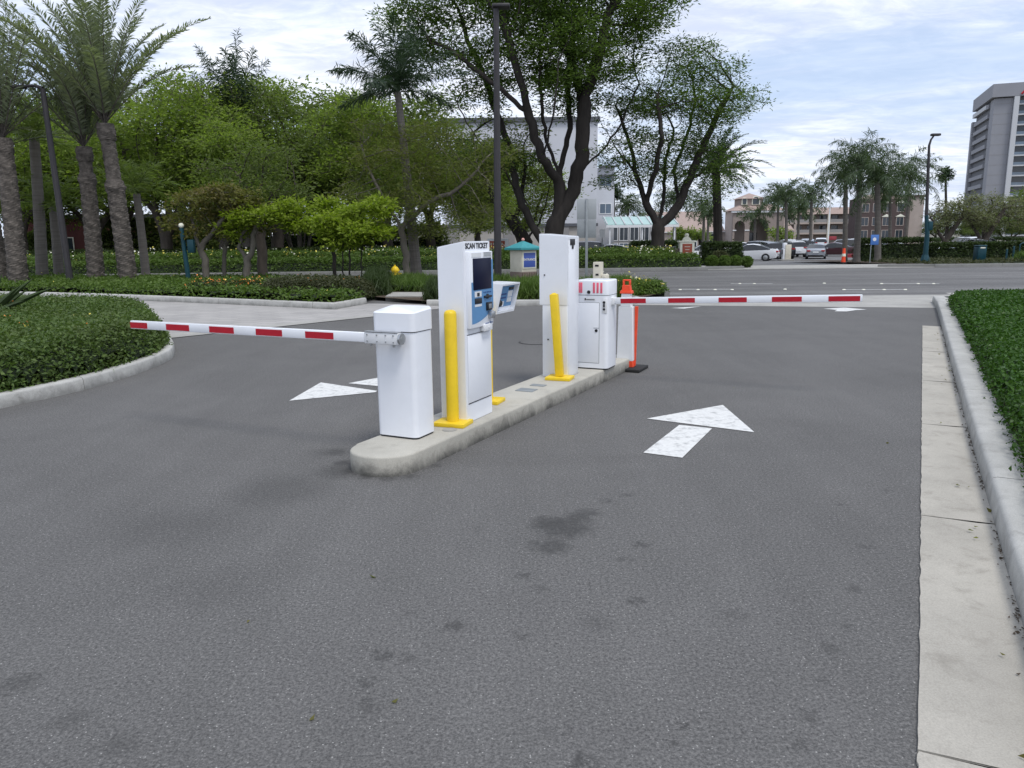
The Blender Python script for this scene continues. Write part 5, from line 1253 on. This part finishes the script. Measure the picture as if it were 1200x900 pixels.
# red kerb and traffic cone-like channelizer at lot entrance right
b0 = G(1000, 306.5); slab('red_kerb', [(b0.x-1.0, b0.y-.6), (b0.x+1.0, b0.y-.6), (b0.x+.7, b0.y+.3), (b0.x-.7, b0.y+.3)], -.1, .14, 'redkerb')
b0 = Q(988.5, 303, 44); b0.z = zf(44)+.1
t = thing('traffic_barrel', 'orange and white traffic barrel at the foot of the entrance palms', 'traffic barrel', b0)
b = B(); b.cyl((0, 0, 0), (0, 0, .08), .17, n=14); b.out('base', 'rubber', t)
b = B(); b.cyl((0, 0, .08), (0, 0, .85), .12, .075, 14); b.out('body', 'orange', t); b = B(); b.cyl((0, 0, .40), (0, 0, .55), .112, .10, 14); b.out('band', 'fwhite', t)
# red-white lot signs
for i, (x, yb_, lab) in enumerate([(969, 300, 'thin grey sign pole with a small red notice left of the entrance palms')]):
    b0 = G(x, yb_); t = thing('lot_sign', lab, 'sign', b0); b = B(); b.box((-.05, -.05, 0), (.05, .05, 7.5)); b.out('pole', 'whitedull', t)
    b = B(); b.box((.1, -.05, 1.7), (.9, .02, 2.1), .02); b.out('panel', 'redkerb', t)
# row of white posts on the right, one low wall
b0 = Q(1175, 287, 52); wl = thing('low_wall', 'pale low wall under the row of white posts at the right edge', 'wall', (b0.x, 52, zf(52)))
b = B(); b.box((-1.2, -.1, 0), (6, .1, .55), .01); b.out('wall', 'bgrey', wl)
pb_ = B(); pb_.cyl((0, 0, 0), (0, 0, .48), .10, .035, 10); pb_.box((-.11, -.11, -.0), (.11, .11, .05)); pm = None
for i in range(10):
    if pm is None: pm = o = pb_.out('white_post', 'fwhite')
    else: o = pm.copy(); COL.objects.link(o)
    o.location = (b0.x+.1+i*.36, 51.99, zf(52)+.551); tag(o, 'short white pointed post in the row on the low wall at the right edge', 'post', 'row of white posts at the right edge')
# teal rail
b0 = Q(1190, 306, 40.5); t = thing('bike_rack', 'teal tube rail with three uprights at the right edge across the street', 'rail', (b0.x, 40.5, zf(40.5)+.1))
b = B(); b.tube([(.15, 0, 0), (.15, 0, .92), (.25, 0, 1.0), (1.3, 0, 1.0), (1.3, 0, 0)], .035, 8); b.out('rail', 'teal', t)
for x in (-.15, -.5): b = B(); b.cyl((x, 0, 0), (x, 0, .85 if x > -.3 else .7), .05, n=10, bev=.02); b.out('upright', 'teal', t)

# ================================================================ cars
def car(label, loc, rz, paint, kind='sedan', group='cars in the parking lot across the street', scale=1.):
    L, W, Hh = (4.7, 1.82, 1.45) if kind == 'sedan' else (4.75, 1.9, 1.72)
    t = thing('parked_car', label, 'car', loc, rz, group)
    # stations: x, zlow, zbelt, zroof(None if no roof), half width
    if kind == 'sedan':
        S = [(2.35, .42, .60, .62, .62), (2.28, .24, .66, .70, .80), (1.9, .20, .72, .80, .88), (1.05, .20, .84, .92, .91), (.15, .20, .88, 1.42, .91), (-.35, .20, .90, 1.45, .91), (-.95, .20, .92, 1.36, .91), (-1.75, .22, .95, 1.04, .90), (-2.2, .28, .92, 1.02, .84), (-2.34, .40, .80, .84, .72)]
        glass = (3, 6)
    else:
        S = [(2.37, .45, .70, .72, .66), (2.30, .28, .80, .86, .82), (1.9, .24, .90, .98, .92), (1.15, .24, .98, 1.06, .95), (.45, .24, 1.0, 1.66, .95), (-.3, .24, 1.02, 1.72, .95), (-1.5, .24, 1.04, 1.68, .95), (-2.15, .28, 1.04, 1.55, .92), (-2.34, .34, 1.0, 1.06, .88), (-2.37, .42, .85, .88, .82)]
        glass = (3, 7)
    def ring(x, zl, zb, zr, hw):
        r = hw*.76 if zr-zb > .2 else hw*.93
        return [(x, -hw*.92, zl), (x, -hw, (zl+zb)/2), (x, -hw*.97, zb), (x, -r, zr-(.05 if zr-zb > .2 else .015)), (x, -r*.8, zr), (x, 0, zr+.012), (x, r*.8, zr), (x, r, zr-(.05 if zr-zb > .2 else .015)), (x, hw*.97, zb), (x, hw, (zl+zb)/2), (x, hw*.92, zl)]
    b = B(); g = B(); rb = [[b.b.verts.new(v) for v in ring(*s)] for s in S]; rg = [[g.b.verts.new(v) for v in ring(*s)] for s in S]
    n = 11
    for i in range(len(S)-1):
        for k in range(n-1):
            cab0, cab1 = S[i][3]-S[i][2] > .2, S[i+1][3]-S[i+1][2] > .2
            isg = (k in (2, 7) and (cab0 or cab1)) or (k in (3, 4, 5, 6) and cab0 != cab1)
            tgt, rr = (g, rg) if isg else (b, rb)
            tgt.b.faces.new((rr[i][k], rr[i][k+1], rr[i+1][k+1], rr[i+1][k]))
        b.b.faces.new((rb[i][0], rb[i+1][0], rb[i+1][10], rb[i][10]))
    b.b.faces.new(rb[0]); b.b.faces.new(rb[-1][::-1])
    bmesh.ops.delete(g.b, geom=[v for v in g.b.verts if not v.link_faces], context='VERTS')
    b.out('body', paint, t, ang=28); g.out('windows', 'carglass', t, ang=20)
    for px in (1.42, -1.42):
        for s_ in (-1, 1):
            c = B(); c.cyl((px, s_*(W/2-.20), .33), (px, s_*(W/2+.012), .33), .33, n=20); w_ = c.out('tyre', 'tyre', t)
            c = B(); c.cyl((px, s_*(W/2+.0), .33), (px, s_*(W/2+.022), .33), .21, .17, 14); c.out('rim', 'steel', w_)
    zt = .80 if kind == 'sedan' else .98
    for s_ in (-1, 1):
        c = B(); c.box((-2.385, s_*.48, zt-.06), (-2.16, s_*.80, zt+.08), .02); c.out('tail_light', 'lampred', t)
        c = B(); c.box((2.12, s_*.50, .60), (2.36, s_*.78, .73), .02); c.out('headlight', 'lampclear', t)
        c = B(); c.box((.62, s_*(W/2-.02), .92), (.80, s_*(W/2+.16), 1.04), .03); c.out('mirror', paint, t)
    c = B(); c.box((-2.41, -.26, .62), (-2.33, .26, .75)); c.out('number_plate', 'whitedull', t)
    c = B(); c.box((-2.40, -.7, .30), (-2.25, .7, .42), .02); c.out('bumper_trim', 'black', t)
    return t
def place(label, x, y, rz, paint, kind, Y=None):
    p = G(x, y) if Y is None else Q(x, y, Y)
    if Y is not None: p.z = zf(Y)+.003
    else: p.z += .003
    return car(label, p, R(rz), paint, kind)
# heading: +x of the car is its front;  90 = facing away from the camera
place('white sedan at the near end of the row, its side showing right of the hedge', 878, 303, 155, 'car_white', 'sedan', 66)
place('silver car with dark bed and open rear, second in the row', 899, 300, 92, 'car_grey', 'suv', 72)
place('silver car deep in the row behind the white sedan, before the arches', 884, 290, 140, 'car_silver', 'suv', 84)
place('black sport utility car in the row, third from the white sedan', 913, 298, 88, 'car_black', 'suv', 78)
place('white sport utility car seen from behind, just right of the ticket machine', 929, 296, 84, 'car_white', 'suv', 83)
place('dark grey car parked next to the white sport utility car, farther back', 942, 293, 80, 'car_grey', 'suv', 92)
place('silver sedan driving away in the middle of the lot lane', 956, 300, 68, 'car_silver', 'sedan', 76)
place('white van parked under the balcony wing at the end of the lane', 962, 286, 68, 'car_white', 'suv', 120)
place('dark red car parked left of the entrance palms', 975, 293, 150, 'car_red', 'sedan', 84)
place('black car parked behind the entrance palms', 985, 292, 160, 'car_black', 'suv', 90)
place('white sport utility car beyond the entrance palms', 997, 288, 165, 'car_white', 'suv', 98)
place('black sport utility car at the foot of the pale building, left of the spreading tree', 694, 301, 8, 'car_black', 'suv', 58)
place('dark car half hidden by flowers right of the black sport utility car', 713, 301, 176, 'car_black', 'sedan', 56)
place('white car behind the white arched sign', 795, 296, 185, 'car_white', 'sedan', 74)
place('white car behind the hedge right of the white arched sign', 822, 296, 175, 'car_white', 'sedan', 76)
place('white sport utility car parked between the two olive trees', 1132, 293, 200, 'car_white', 'suv', 60)
place('silver sedan behind the loose hedge under the olive trees', 1133, 299, 190, 'car_silver', 'sedan', 50)
place('pale car behind the dark hedge left of the teal street lamp', 1040, 293, 178, 'car_white', 'sedan', 66)
place('dark sedan in the shade behind the young trees on the left', 240, 312, 180, 'car_black', 'sedan', 53)
place('black sport utility car high at the right edge beyond the white posts', 1198, 283, 185, 'car_black', 'suv', 72)
place('white car at the back of the row behind the black sport utility car', 922, 290, 95, 'car_white', 'suv', 98)
place('small silver car at the far end of the parked row', 945, 289, 76, 'car_silver', 'suv', 106)
place('white car deep in the lot in front of the hotel arches', 868, 291, 150, 'car_white', 'sedan', 96)
# ================================================================ buildings
def arch_pts(cx, w, z0, zs, n=10):
    """opening outline from bottom right over the arch to bottom left (reverse order for wall notch)"""
    r = w/2; return [(cx-r, z0), (cx-r, zs)]+[(cx-r*math.cos(math.pi*i/n), zs+r*math.sin(math.pi*i/n)) for i in range(1, n)]+[(cx+r, zs), (cx+r, z0)]
def window(parent, x0, x1, z0, z1, y, d=.12, arched=False, frame='whitedull', glass='glass', bars=1):
    b = B(); f = .08*max(1, (x1-x0)/1.4)
    b.box((x0-f, y-.05, z0-f), (x1+f, y-.002, z0)); b.box((x0-f, y-.05, z1), (x1+f, y-.002, z1+f)); b.box((x0-f, y-.05, z0), (x0, y-.002, z1)); b.box((x1, y-.05, z0), (x1+f, y-.002, z1))
    for i in range(bars): xm = x0+(x1-x0)*(i+1)/(bars+1); b.box((xm-f*.3, y-.045, z0), (xm+f*.3, y-.006, z1))
    w_ = b.out('window', frame, parent, smooth=False); b = B(); b.box((x0, y-.02, z0), (x1, y+.0, z1)) if False else b.box((x0, y-.03, z0), (x1, y-.008, z1)); b.out('pane', glass, w_, smooth=False)
Yb = 85.; zg = -.8
# pale multi-storey building behind the big tree
t = thing('pale_building', 'pale multi-storey building with beige ground floor behind the huge tree', 'building', (9.4, Yb, zg))
top = zpx(701, 142, Yb)-zg; zb1 = zpx(690, 265, Yb)-zg; zb2 = zpx(690, 261.5, Yb)-zg
b = B(); b.box((-16.5, 0, zb2), (0, 22, top)); b.out('upper_wall', 'bwhite', t, smooth=False)
b = B(); b.box((-34, .1, 0), (-.1, 22, zb1-.001)); b.out('ground_floor_wall', 'bbeige', t, smooth=False)
b = B(); b.box((-34.1, -.15, zb1), (.12, 22, zb2-.002)); b.out('band', 'bband', t, smooth=False)
b = B(); b.box((-16.7, -.3, top+.002), (.25, 22.2, top+.45)); b.out('cornice', 'bband', t, smooth=False)
for x in (-3.6, -9.5, -15.5, -21.5): b = B(); b.box((x-.6, -.08, .0), (x+.6, .098, zb1-.003)); b.out('pilaster', 'bgrey', t, smooth=False)
for x in (-10.5, -14.2):
    for k in range(3): window(t, x-.9, x+.9, zb2+1.0+k*3.1, zb2+2.7+k*3.1, 0, bars=1)
tt = zpx(715, 195, Yb)-zg
b = B(); b.box((.002, 1.5, 0), (2.05, 20, tt)); b.out('side_wing', 'bwhite', t, smooth=False)
for y_ in (195, 206): zc = zpx(715, y_, Yb)-zg; b = B(); b.box((.3, 1.1, zc), (2.3, 1.498, zc+.22)); b.out('ledge', 'bband', t, smooth=False)
for y_ in (217, 249.5):
    zc = zpx(712, y_, Yb)-zg; window(t, .5, 1.7, zc, zc+1.0, 1.5, glass='glassblue')
# glazed entrance building with canopy
t = thing('entrance_building', 'low glazed building front under a pale green glass canopy', 'building', (Q(711, 290, 90).x, 90, zg))
wz = zpx(740, 263, 90)-zg
b = B(); b.box((.0, 0, 0), (6.2, 8, wz)); b.out('wall', 'bgrey', t, smooth=False)
for i in range(5): window(t, .3+i*1.2, 1.2+i*1.2, .5, wz*.42, 0, frame='whitedull', glass='glassblue'); window(t, .3+i*1.2, 1.2+i*1.2, wz*.52, wz*.9, 0, frame='whitedull')
t = thing('glass_canopy', 'long pale green glass canopy on thin posts between the pale building and the spreading tree', 'canopy', (Q(710, 290, 82).x, 82, zg))
z0 = zpx(745, 263.5, 82)-zg; z1 = zpx(745, 254, 82)-zg
b = B(); b.box((0, -.15, z0-.25), (7.6, 0, z0)); b.box((0, 3.2, z1-.1), (7.6, 3.4, z1+.05)); b.out('edge_beam', 'whitedull', t, smooth=False)
b = B(); b.prism([(-.1, z0+.002), (3.25, z1+.06), (3.25, z1+.10), (-.1, z0+.06)], 'x', 0, 7.6); b.out('glass_panels', 'canopyglass', t, smooth=False)
for i in range(9): x = .1+i*.92; b = B(); b.prism([(-.15, z0+.062), (3.3, z1+.102), (3.3, z1+.2), (-.15, z0+.15)], 'x', x-.05, x+.05); b.out('rib', 'towerwhite', t, smooth=False)
for x in (.4, 3.8, 7.2): b = B(); b.cyl((x, .1, 0), (x, .1, z0-.25), .09, n=8); b.out('post', 'whitedull', t)
# low pale wall by the black cars
b0 = Q(733, 301, 52); b = B(); b.box((-1.6, -.1, 0), (1.4, .1, .55), .01); o = b.out('low_wall', 'stucco'); o.location = (b0.x, 52, zf(52)); tag(o, 'low pale wall right of the dark cars, behind the flower band', 'wall')
# red-brown building far left
t = thing('brick_building', 'red-brown low building glimpsed under the trees on the left', 'building', (-42, 66, zf(66)))
b = B(); b.box((0, 0, 0), (19, 8, 4.2)); b.out('wall', 'redbrick', t, smooth=False)
b = B(); b.box((-.2, -.2, 4.202), (19.2, 8.2, 4.5)); b.out('roof', 'bband', t, smooth=False)
for i in range(7): window(t, 1.2+i*2.5, 2.6+i*2.5, 1.0, 2.6, 0, frame='fwhite')
# arched hotel
Yh = 130.
def hx(x): return Q(x, 280, Yh).x
def hz(x, y): return Q(x, y, Yh).z-zg
t = thing('arched_hotel', 'pinkish tan hotel with tall entrance arches, tiled roof and a small cupola', 'building', (hx(850), Yh, zg))
X0 = hx(850)
L = hx(776)-X0; ev = hz(810, 271.5); rd = hz(810, 248.5)
# left wing with arched windows as real recesses
wl_ = [(L, 0)]
for xx in (795, 812, 826, 837.5): c_ = hx(xx)-X0; w_ = 1.5; wl_ += [(c_-.76, 0)] if False else []
b = B(); b.box((L, .6, 0), (.0, 14, ev)); b.out('left_wing_wall', 'stucco', t, smooth=False)
b = B(); b.prism([(.2, ev+.002), (14, ev+.002), (14, rd), (7, rd+.3)], 'x', L-.4, -.01); b.out('left_wing_roof', 'rooftile', t, smooth=False)
b = B(); b.box((L-.4, .15, ev-.12), (-.02, .598, ev+.0)); b.out('eave', 'whitedull', t, smooth=False)
for xx in (795, 812, 826, 837.5):
    c_ = hx(xx)-X0; b = B(); b.prism(arch_pts(c_, 1.7, .5, 1.9), 'y', .50, .597); a_ = b.out('arched_window', 'whitedull', t, smooth=False); b = B(); b.prism(arch_pts(c_, 1.4, .5, 1.9), 'y', .44, .498); b.out('pane', 'glass', a_, smooth=False)
# portico with open arches
Rr = hx(908)-X0; pt = hz(880, 248)
a1, w1_ = hx(858)-X0, 1.65; a2, w2_ = hx(880)-X0, 3.1
poly = [(0, 0)]+arch_pts(a1, w1_, 0, 3.7)+arch_pts(a2, w2_, 0, 3.3)+[(Rr, 0), (Rr, pt), (0, pt)]
b = B(); b.prism(poly, 'y', -4.0, -3.4); b.out('portico_front', 'arch', t, smooth=False)
b = B(); b.box((0, -3.398, 0), (.5, .59, pt)); b.box((Rr-.5, -3.398, 0), (Rr, .59, pt)); out_each(b, 'portico_side', 'stucco', t, False)
b = B(); b.box((.5, .3, 0), (Rr-.5, .58, pt-.01)); b.out('portico_back_wall', 'stucco', t, smooth=False)
b = B(); b.box((a2-1.0, .2, 0), (a2+1.0, .298, 2.6)); b.out('entrance_door', 'glass', t, smooth=False)
zr = hz(880, 240)
b = B(); vs = [b.b.verts.new(v) for v in ((-.4, -4.4, pt+.05), (Rr+.4, -4.4, pt+.05), (Rr+.4, .9, pt+.05), (-.4, .9, pt+.05), (1.6, -2.2, zr), (Rr-1.6, -2.2, zr))]
for f in ((0, 1, 5, 4), (1, 2, 5), (2, 3, 4, 5), (3, 0, 4), (3, 2, 1, 0)): b.b.faces.new([vs[i] for i in f])
b.out('portico_roof', 'rooftile', t, smooth=False)
b = B(); b.box((-.3, -4.3, pt-.25), (Rr+.3, -4.002, pt+.04)); b.out('cornice', 'whitedull', t, smooth=False)
b = B(); b.box((.02, -4.1, 2.95), (.6, -4.002, 3.1)); b.box((a1+w1_/2, -4.1, 2.95), (a2-w2_/2, -4.002, 3.1)); b.box((a2+w2_/2, -4.1, 2.95), (Rr, -4.002, 3.1)); b.out('string_course', 'whitedull', t, smooth=False)
cx0, cx1 = hx(861)-X0, hx(886)-X0; cz = hz(870, 234); pk = hz(870, 227.5)
b = B(); b.box((cx0, -2.8, pt), (cx1, 1.0, cz)); cu = b.out('cupola', 'arch', t, smooth=False)
for cc, ww in ((hx(864.5)-X0, .6), (hx(877.5)-X0, 1.0)):
    b = B(); b.prism(arch_pts(cc, ww+.3, pt+1.0, pt+1.75), 'y', -2.9, -2.802); b.out('window_surround', 'fwhite', cu, smooth=False); b = B(); b.prism(arch_pts(cc, ww, pt+1.1, pt+1.75), 'y', -2.96, -2.902); b.out('pane', 'glass', cu, smooth=False)
b = B(); mx = (cx0+cx1)/2; vs = [b.b.verts.new(v) for v in ((cx0-.35, -3.15, cz+.03), (cx1+.35, -3.15, cz+.03), (cx1+.35, 1.35, cz+.03), (cx0-.35, 1.35, cz+.03), (mx, -.9, pk+.1))]
for f in ((0, 1, 4), (1, 2, 4), (2, 3, 4), (3, 0, 4), (3, 2, 1, 0)): b.b.faces.new([vs[i] for i in f])
b.out('cupola_roof', 'rooftile', t, smooth=False)
Rw = hx(930)-X0
b = B(); b.box((Rr+.002, 1, 0), (Rw, 12, ev)); b.out('right_wing_wall', 'stucco', t, smooth=False)
b = B(); b.prism([(.6, ev+.002), (12, ev+.002), (12, rd-.8), (6, rd-.8)], 'x', Rr+.01, Rw+.3); b.out('right_wing_roof', 'rooftile', t, smooth=False)
for xx in (913, 923): c_ = hx(xx)-X0; b = B(); b.prism(arch_pts(c_, 1.3, .4, 1.8), 'y', .90, .997); b.out('arched_window', 'glass', t, smooth=False)
# balcony wing
Yw = 185.
def wx(x): return Q(x, 275, Yw).x
def wz_(y): return Q(960, y, Yw).z-zg
t = thing('balcony_wing', 'three-storey motel wing with continuous balconies and a clay roof band behind the palms', 'building', (wx(900), Yw, zg))
W_ = wx(1022)-wx(900); zt0 = wz_(251)
b = B(); b.box((0, 2, 0), (W_, 6, zt0)); b.out('wall', 'arch', t, smooth=False)
b = B(); b.prism([(-.2, zt0+.01), (14, zt0+.01), (14, wz_(242)), (1.2, wz_(243))], 'x', -.3, W_+.3); b.out('roof', 'rooftile', t, smooth=False)
for y_ in (262.5, 274.5): z_ = wz_(y_); b = B(); b.box((0, 0, z_), (W_, 1.998, z_+.4)); b.out('balcony_slab', 'stucco', t, smooth=False); b = B(); b.box((0, 0, z_+.402), (W_, .1, z_+1.1)); b.out('balcony_rail', 'bgrey', t, smooth=False)
for x_ in (912, 931, 951, 970, 990, 1008): xx = wx(x_)-wx(900); b = B(); b.box((xx-.28, -.2, 0), (xx+.28, -.002, zt0)); b.out('column', 'cream' if x_ == 970 else 'stucco', t, smooth=False)
for r_, y_ in enumerate((260, 272)):
    for i in range(9): xx = 1.2+i*2.9; z_ = wz_(y_); window(t, xx, xx+1.5, z_, z_+1.5, 2, glass='glass', frame='bgrey')
# brown building right
Yr = 118.
def rx(x): return Q(x, 275, Yr).x
def rz_(y): return Q(1040, y, Yr).z-zg
t = thing('brown_building', 'dark brown three-storey building with white-hooded windows behind the queen palms', 'building', (rx(1003), Yr, zg))
Wd = rx(1064)-rx(1003); We = rx(1083)-rx(1003)
b = B(); b.box((0, 0, 0), (Wd, 3, rz_(233))); b.out('wall', 'stuccodark', t, smooth=False)
b = B(); b.prism([(0, rz_(233)+.01), (Wd*.55, rz_(224)), (Wd, rz_(233)+.01)], 'y', .2, 3); b.out('gable', 'rooftile', t, smooth=False)
b = B(); b.box((Wd+.002, .8, 0), (We, 3, rz_(231))); b.out('plain_wing', 'stucco', t, smooth=False)
b = B(); b.box((Wd+.002, .6, rz_(231)+.002), (We+.2, 3, rz_(231)+.3)); b.out('parapet', 'stuccodark', t, smooth=False)
for xx in (1012, 1025, 1037, 1053):
    for y_ in (248, 264, 279): c_ = rx(xx)-rx(1003); z_ = rz_(y_); window(t, c_-.5, c_+.5, z_, z_+1.15, 0, frame='stucco', bars=1); 
b = B()
for xx in (1037, 1053):
    for y_ in (248, 264): c_ = rx(xx)-rx(1003); z_ = rz_(y_)+1.25; b.prism([(c_-.75, z_), (c_, z_+.4), (c_+.75, z_)], 'y', -.15, -.055)
out_each(b, 'window_hood', 'fwhite', t, False)
# high-rise hotel
Yt = 270.; C0 = Q(1167, 104, Yt); ang = -R(21)
t = thing('hotel_tower', 'grey high-rise hotel with recessed balconies and a red roof sign at the right edge', 'tower', (C0.x, Yt, zg), ang)
Ht = Q(1166, 99, Yt).z-zg; fl = (Ht-4.2)/14.
b = B(); b.box((.6, 1.6, 0), (62, 30, Ht-3.2)); b.out('core_wall', 'bgrey', t, smooth=False)
b = B(); b.box((0, 0, 0), (5.4, 1.598, Ht-4.5)); b.box((0, 1.6, 0), (.598, 6, Ht-4.5)); b.out('corner_panel', 'towerpanel', t, smooth=False)
b = B(); 
for i in range(14): b.box((.05, -.03, 1.2+i*fl), (5.35, -.002, 1.32+i*fl))
b.out('panel_joints', 'bgrey', t, smooth=False)
b = B(); b.box((5.5, -1.3, 0), (7.0, 1.598, Ht-4.3)); b.out('white_fin', 'towerwhite', t, smooth=False)
b = B(); b.box((-1.0, -1.2, Ht-4.2), (63, 33, Ht)); b.out('parapet', 'towerpanel', t, smooth=False)
b = B(); b.box((-.8, 9, Ht-6.6), (.4, 33, Ht-5.2)); b.out('upper_white_beam', 'towerwhite', t, smooth=False)
for i in range(14):
    z_ = .6+i*fl
    b = B(); b.box((7.01, .0, z_), (60, 1.598, z_+.45)); b.out('balcony_slab', 'towerwhite', t, smooth=False)
    b = B(); b.box((7.01, .02, z_+.452), (60, .1, z_+1.35)); b.out('balcony_rail', 'glassblue', t, smooth=False)
    b = B(); b.box((-.5, 6.6, z_+.2), (.598, 31, z_+1.5)); b.out('side_balcony', 'towerpanel', t, smooth=False)
for i in range(13):
    for k in range(4): x_ = 7.6+k*4.2; b = B(); b.box((x_, 1.45, .6+i*fl+.9), (x_+3.6, 1.597, .6+i*fl+3.1)); b.out('window', 'glass', t, smooth=False)
b = B(); b.box((.3, 6.4, 0), (.598, 31.5, Ht-4.3)); b.out('side_glazing', 'bband', t, smooth=False)
b = B(); b.box((-.9, 31.3, 0), (3, 34, Ht-8)); b.out('stair_tower', 'towerpanel', t, smooth=False)
# red roof sign: slanted strokes of the emblem, then the lettering cut by the frame
mt = Matrix.Translation((11.2, -1.35, Ht-2.2)) @ Matrix.Rotation(R(90), 4, 'X') @ Matrix.Shear('XY', 4, (.45, 0)) 
b = B()
for k, (xa, xb) in enumerate([(-2.0, -.9), (-.9, -.3), (-.3, .8)]): pass
def stroke(pts, w=.42):
    b.tube([Vector((x-.9, -1.34, Ht-2.2+z)) for x, z in pts], w*.5, 6)
stroke([(8.2, -1.5), (9.6, .1), (10.5, 1.5)], .6); stroke([(10.5, 1.5), (10.7, -.2), (10.6, -1.2)], .7); stroke([(10.6, -1.2), (11.8, .5), (12.6, 1.5)], .6); stroke([(12.6, 1.5), (12.8, -.3), (13.2, -1.5)], .7)
b.out('roof_emblem', pbr('tower_sign_red', sr(170, 25, 40), .5), t)
b = B(); b.merge(text_bm('arriott', 3.4, .03), face_mtx((18.4, -1.25, Ht-2.3), (1, 0, 0), (0, 0, 1))); b.out('roof_letters', 'tower_sign' if 'tower_sign' in M else 'lampred', t, smooth=False)
# far trees on the right horizon
for i, (x, Y, sc, lab) in enumerate([(1098, 120, .62, 'dark distant tree behind the teal street lamp'), (1140, 115, .60, 'distant tree behind the first olive tree'), (1182, 105, .58, 'distant tree below the tower base'), (1225, 110, .7, 'distant tree beyond the right edge'), (760, 150, .8, 'distant tree behind the glass canopy')]):
    o = copy_tree(pb); q = Q(x, 285, Y); o.location = (q.x, Y, zf(Y)); o.scale = (sc*1.3, sc*1.3, sc*.8); o.rotation_euler.z = i*1.3; o['label'] = lab; o['group'] = 'far trees on the right horizon'

# ================================================================ light, sky, camera
SUN_EL, SUN_AZ = R(62), R(150)   # azimuth clockwise from +Y
w = bpy.data.worlds.new('World'); scn.world = w; w.use_nodes = True; nt = w.node_tree; nt.nodes.clear()
N_ = lambda t_, **k: nt.nodes.new(t_)
out_ = N_('ShaderNodeOutputWorld'); bg = N_('ShaderNodeBackground'); sky = N_('ShaderNodeTexSky'); sky.sky_type = 'NISHITA'; sky.sun_disc = False
sky.sun_elevation = SUN_EL; sky.sun_rotation = SUN_AZ; sky.air_density = 1.; sky.dust_density = 1.5
tc = N_('ShaderNodeTexCoord'); sep = N_('ShaderNodeSeparateXYZ'); nt.links.new(tc.outputs['Generated'], sep.inputs[0])
# project the view direction on a cloud layer
mx_ = N_('ShaderNodeMath'); mx_.operation = 'MAXIMUM'; nt.links.new(sep.outputs['Z'], mx_.inputs[0]); mx_.inputs[1].default_value = 0.
ad = N_('ShaderNodeMath'); ad.operation = 'ADD'; nt.links.new(mx_.outputs[0], ad.inputs[0]); ad.inputs[1].default_value = .12
dv = N_('ShaderNodeVectorMath'); dv.operation = 'DIVIDE'; cmb = N_('ShaderNodeCombineXYZ')
for i in range(3): nt.links.new(ad.outputs[0], cmb.inputs[i])
nt.links.new(tc.outputs['Generated'], dv.inputs[0]); nt.links.new(cmb.outputs[0], dv.inputs[1])
mp_ = N_('ShaderNodeMapping'); mp_.inputs['Scale'].default_value = (.65, 1.0, .0); mp_.inputs['Location'].default_value = (3.1, 1.2, 0); mp_.inputs['Rotation'].default_value = (0, 0, R(20)); nt.links.new(dv.outputs[0], mp_.inputs[0])
def nz(sc, det, rg, dist=0.):
    n_ = N_('ShaderNodeTexNoise'); n_.inputs['Scale'].default_value = sc; n_.inputs['Detail'].default_value = det; n_.inputs['Roughness'].default_value = rg; n_.inputs['Distortion'].default_value = dist; nt.links.new(mp_.outputs[0], n_.inputs['Vector']); return n_.outputs['Fac']
def mr(v, a, c, d=0., e=1.):
    m_ = N_('ShaderNodeMapRange'); m_.interpolation_type = 'SMOOTHSTEP'; nt.links.new(v, m_.inputs[0])
    for i, x in enumerate((a, c, d, e)): m_.inputs[i+1].default_value = x
    return m_.outputs[0]
cov = mr(nz(.8, 9, .66, .5), .34, .62, .22, 1.)
rip = nz(7.5, 6, .6, 1.2)
ad2 = N_('ShaderNodeMath'); ad2.operation = 'MULTIPLY_ADD'; nt.links.new(rip, ad2.inputs[0]); ad2.inputs[1].default_value = .55; nt.links.new(nz(1.7, 8, .62, .4), ad2.inputs[2])
shade = mr(ad2.outputs[0], .60, .98)
mixc = N_('ShaderNodeMix'); mixc.data_type = 'RGBA'; nt.links.new(shade, mixc.inputs[0]); mixc.inputs[6].default_value = (6.3, 6.9, 8.4, 1); mixc.inputs[7].default_value = (9.6, 9.9, 10.6, 1)
skym = N_('ShaderNodeMix'); skym.data_type = 'RGBA'; skym.blend_type = 'MIX'; skym.inputs[0].default_value = .55; nt.links.new(sky.outputs[0], skym.inputs[6]); skym.inputs[7].default_value = (5.8, 7.4, 10.4, 1)
mixs = N_('ShaderNodeMix'); mixs.data_type = 'RGBA'; nt.links.new(cov, mixs.inputs[0]); nt.links.new(skym.outputs[2], mixs.inputs[6]); nt.links.new(mixc.outputs[2], mixs.inputs[7])
nt.links.new(mixs.outputs[2], bg.inputs[0]); bg.inputs[1].default_value = .09; nt.links.new(bg.outputs[0], out_.inputs[0])
sd = bpy.data.lights.new('sun', 'SUN'); sd.energy = 1.5; sd.angle = R(16); sd.color = (1, .97, .92); so = bpy.data.objects.new('sun', sd); COL.objects.link(so)
dirv = Vector((math.sin(SUN_AZ)*math.cos(SUN_EL), math.cos(SUN_AZ)*math.cos(SUN_EL), math.sin(SUN_EL)))
so.rotation_euler = dirv.to_track_quat('Z', 'Y').to_euler(); so.location = (0, 0, 60)
cam = bpy.data.cameras.new('camera'); cam.sensor_width = 36; cam.lens = 27.; cam.clip_start = .05; cam.clip_end = 3000
co_ = bpy.data.objects.new('camera', cam); COL.objects.link(co_)
m = Matrix((rt, up, -fw)).transposed().to_4x4(); m.translation = Vector((0, 0, H)); co_.matrix_world = m; scn.camera = co_
scn.view_settings.view_transform = 'Standard'; scn.view_settings.look = 'None'; scn.view_settings.exposure = .42; scn.view_settings.gamma = 1
scn.render.engine = 'CYCLES'
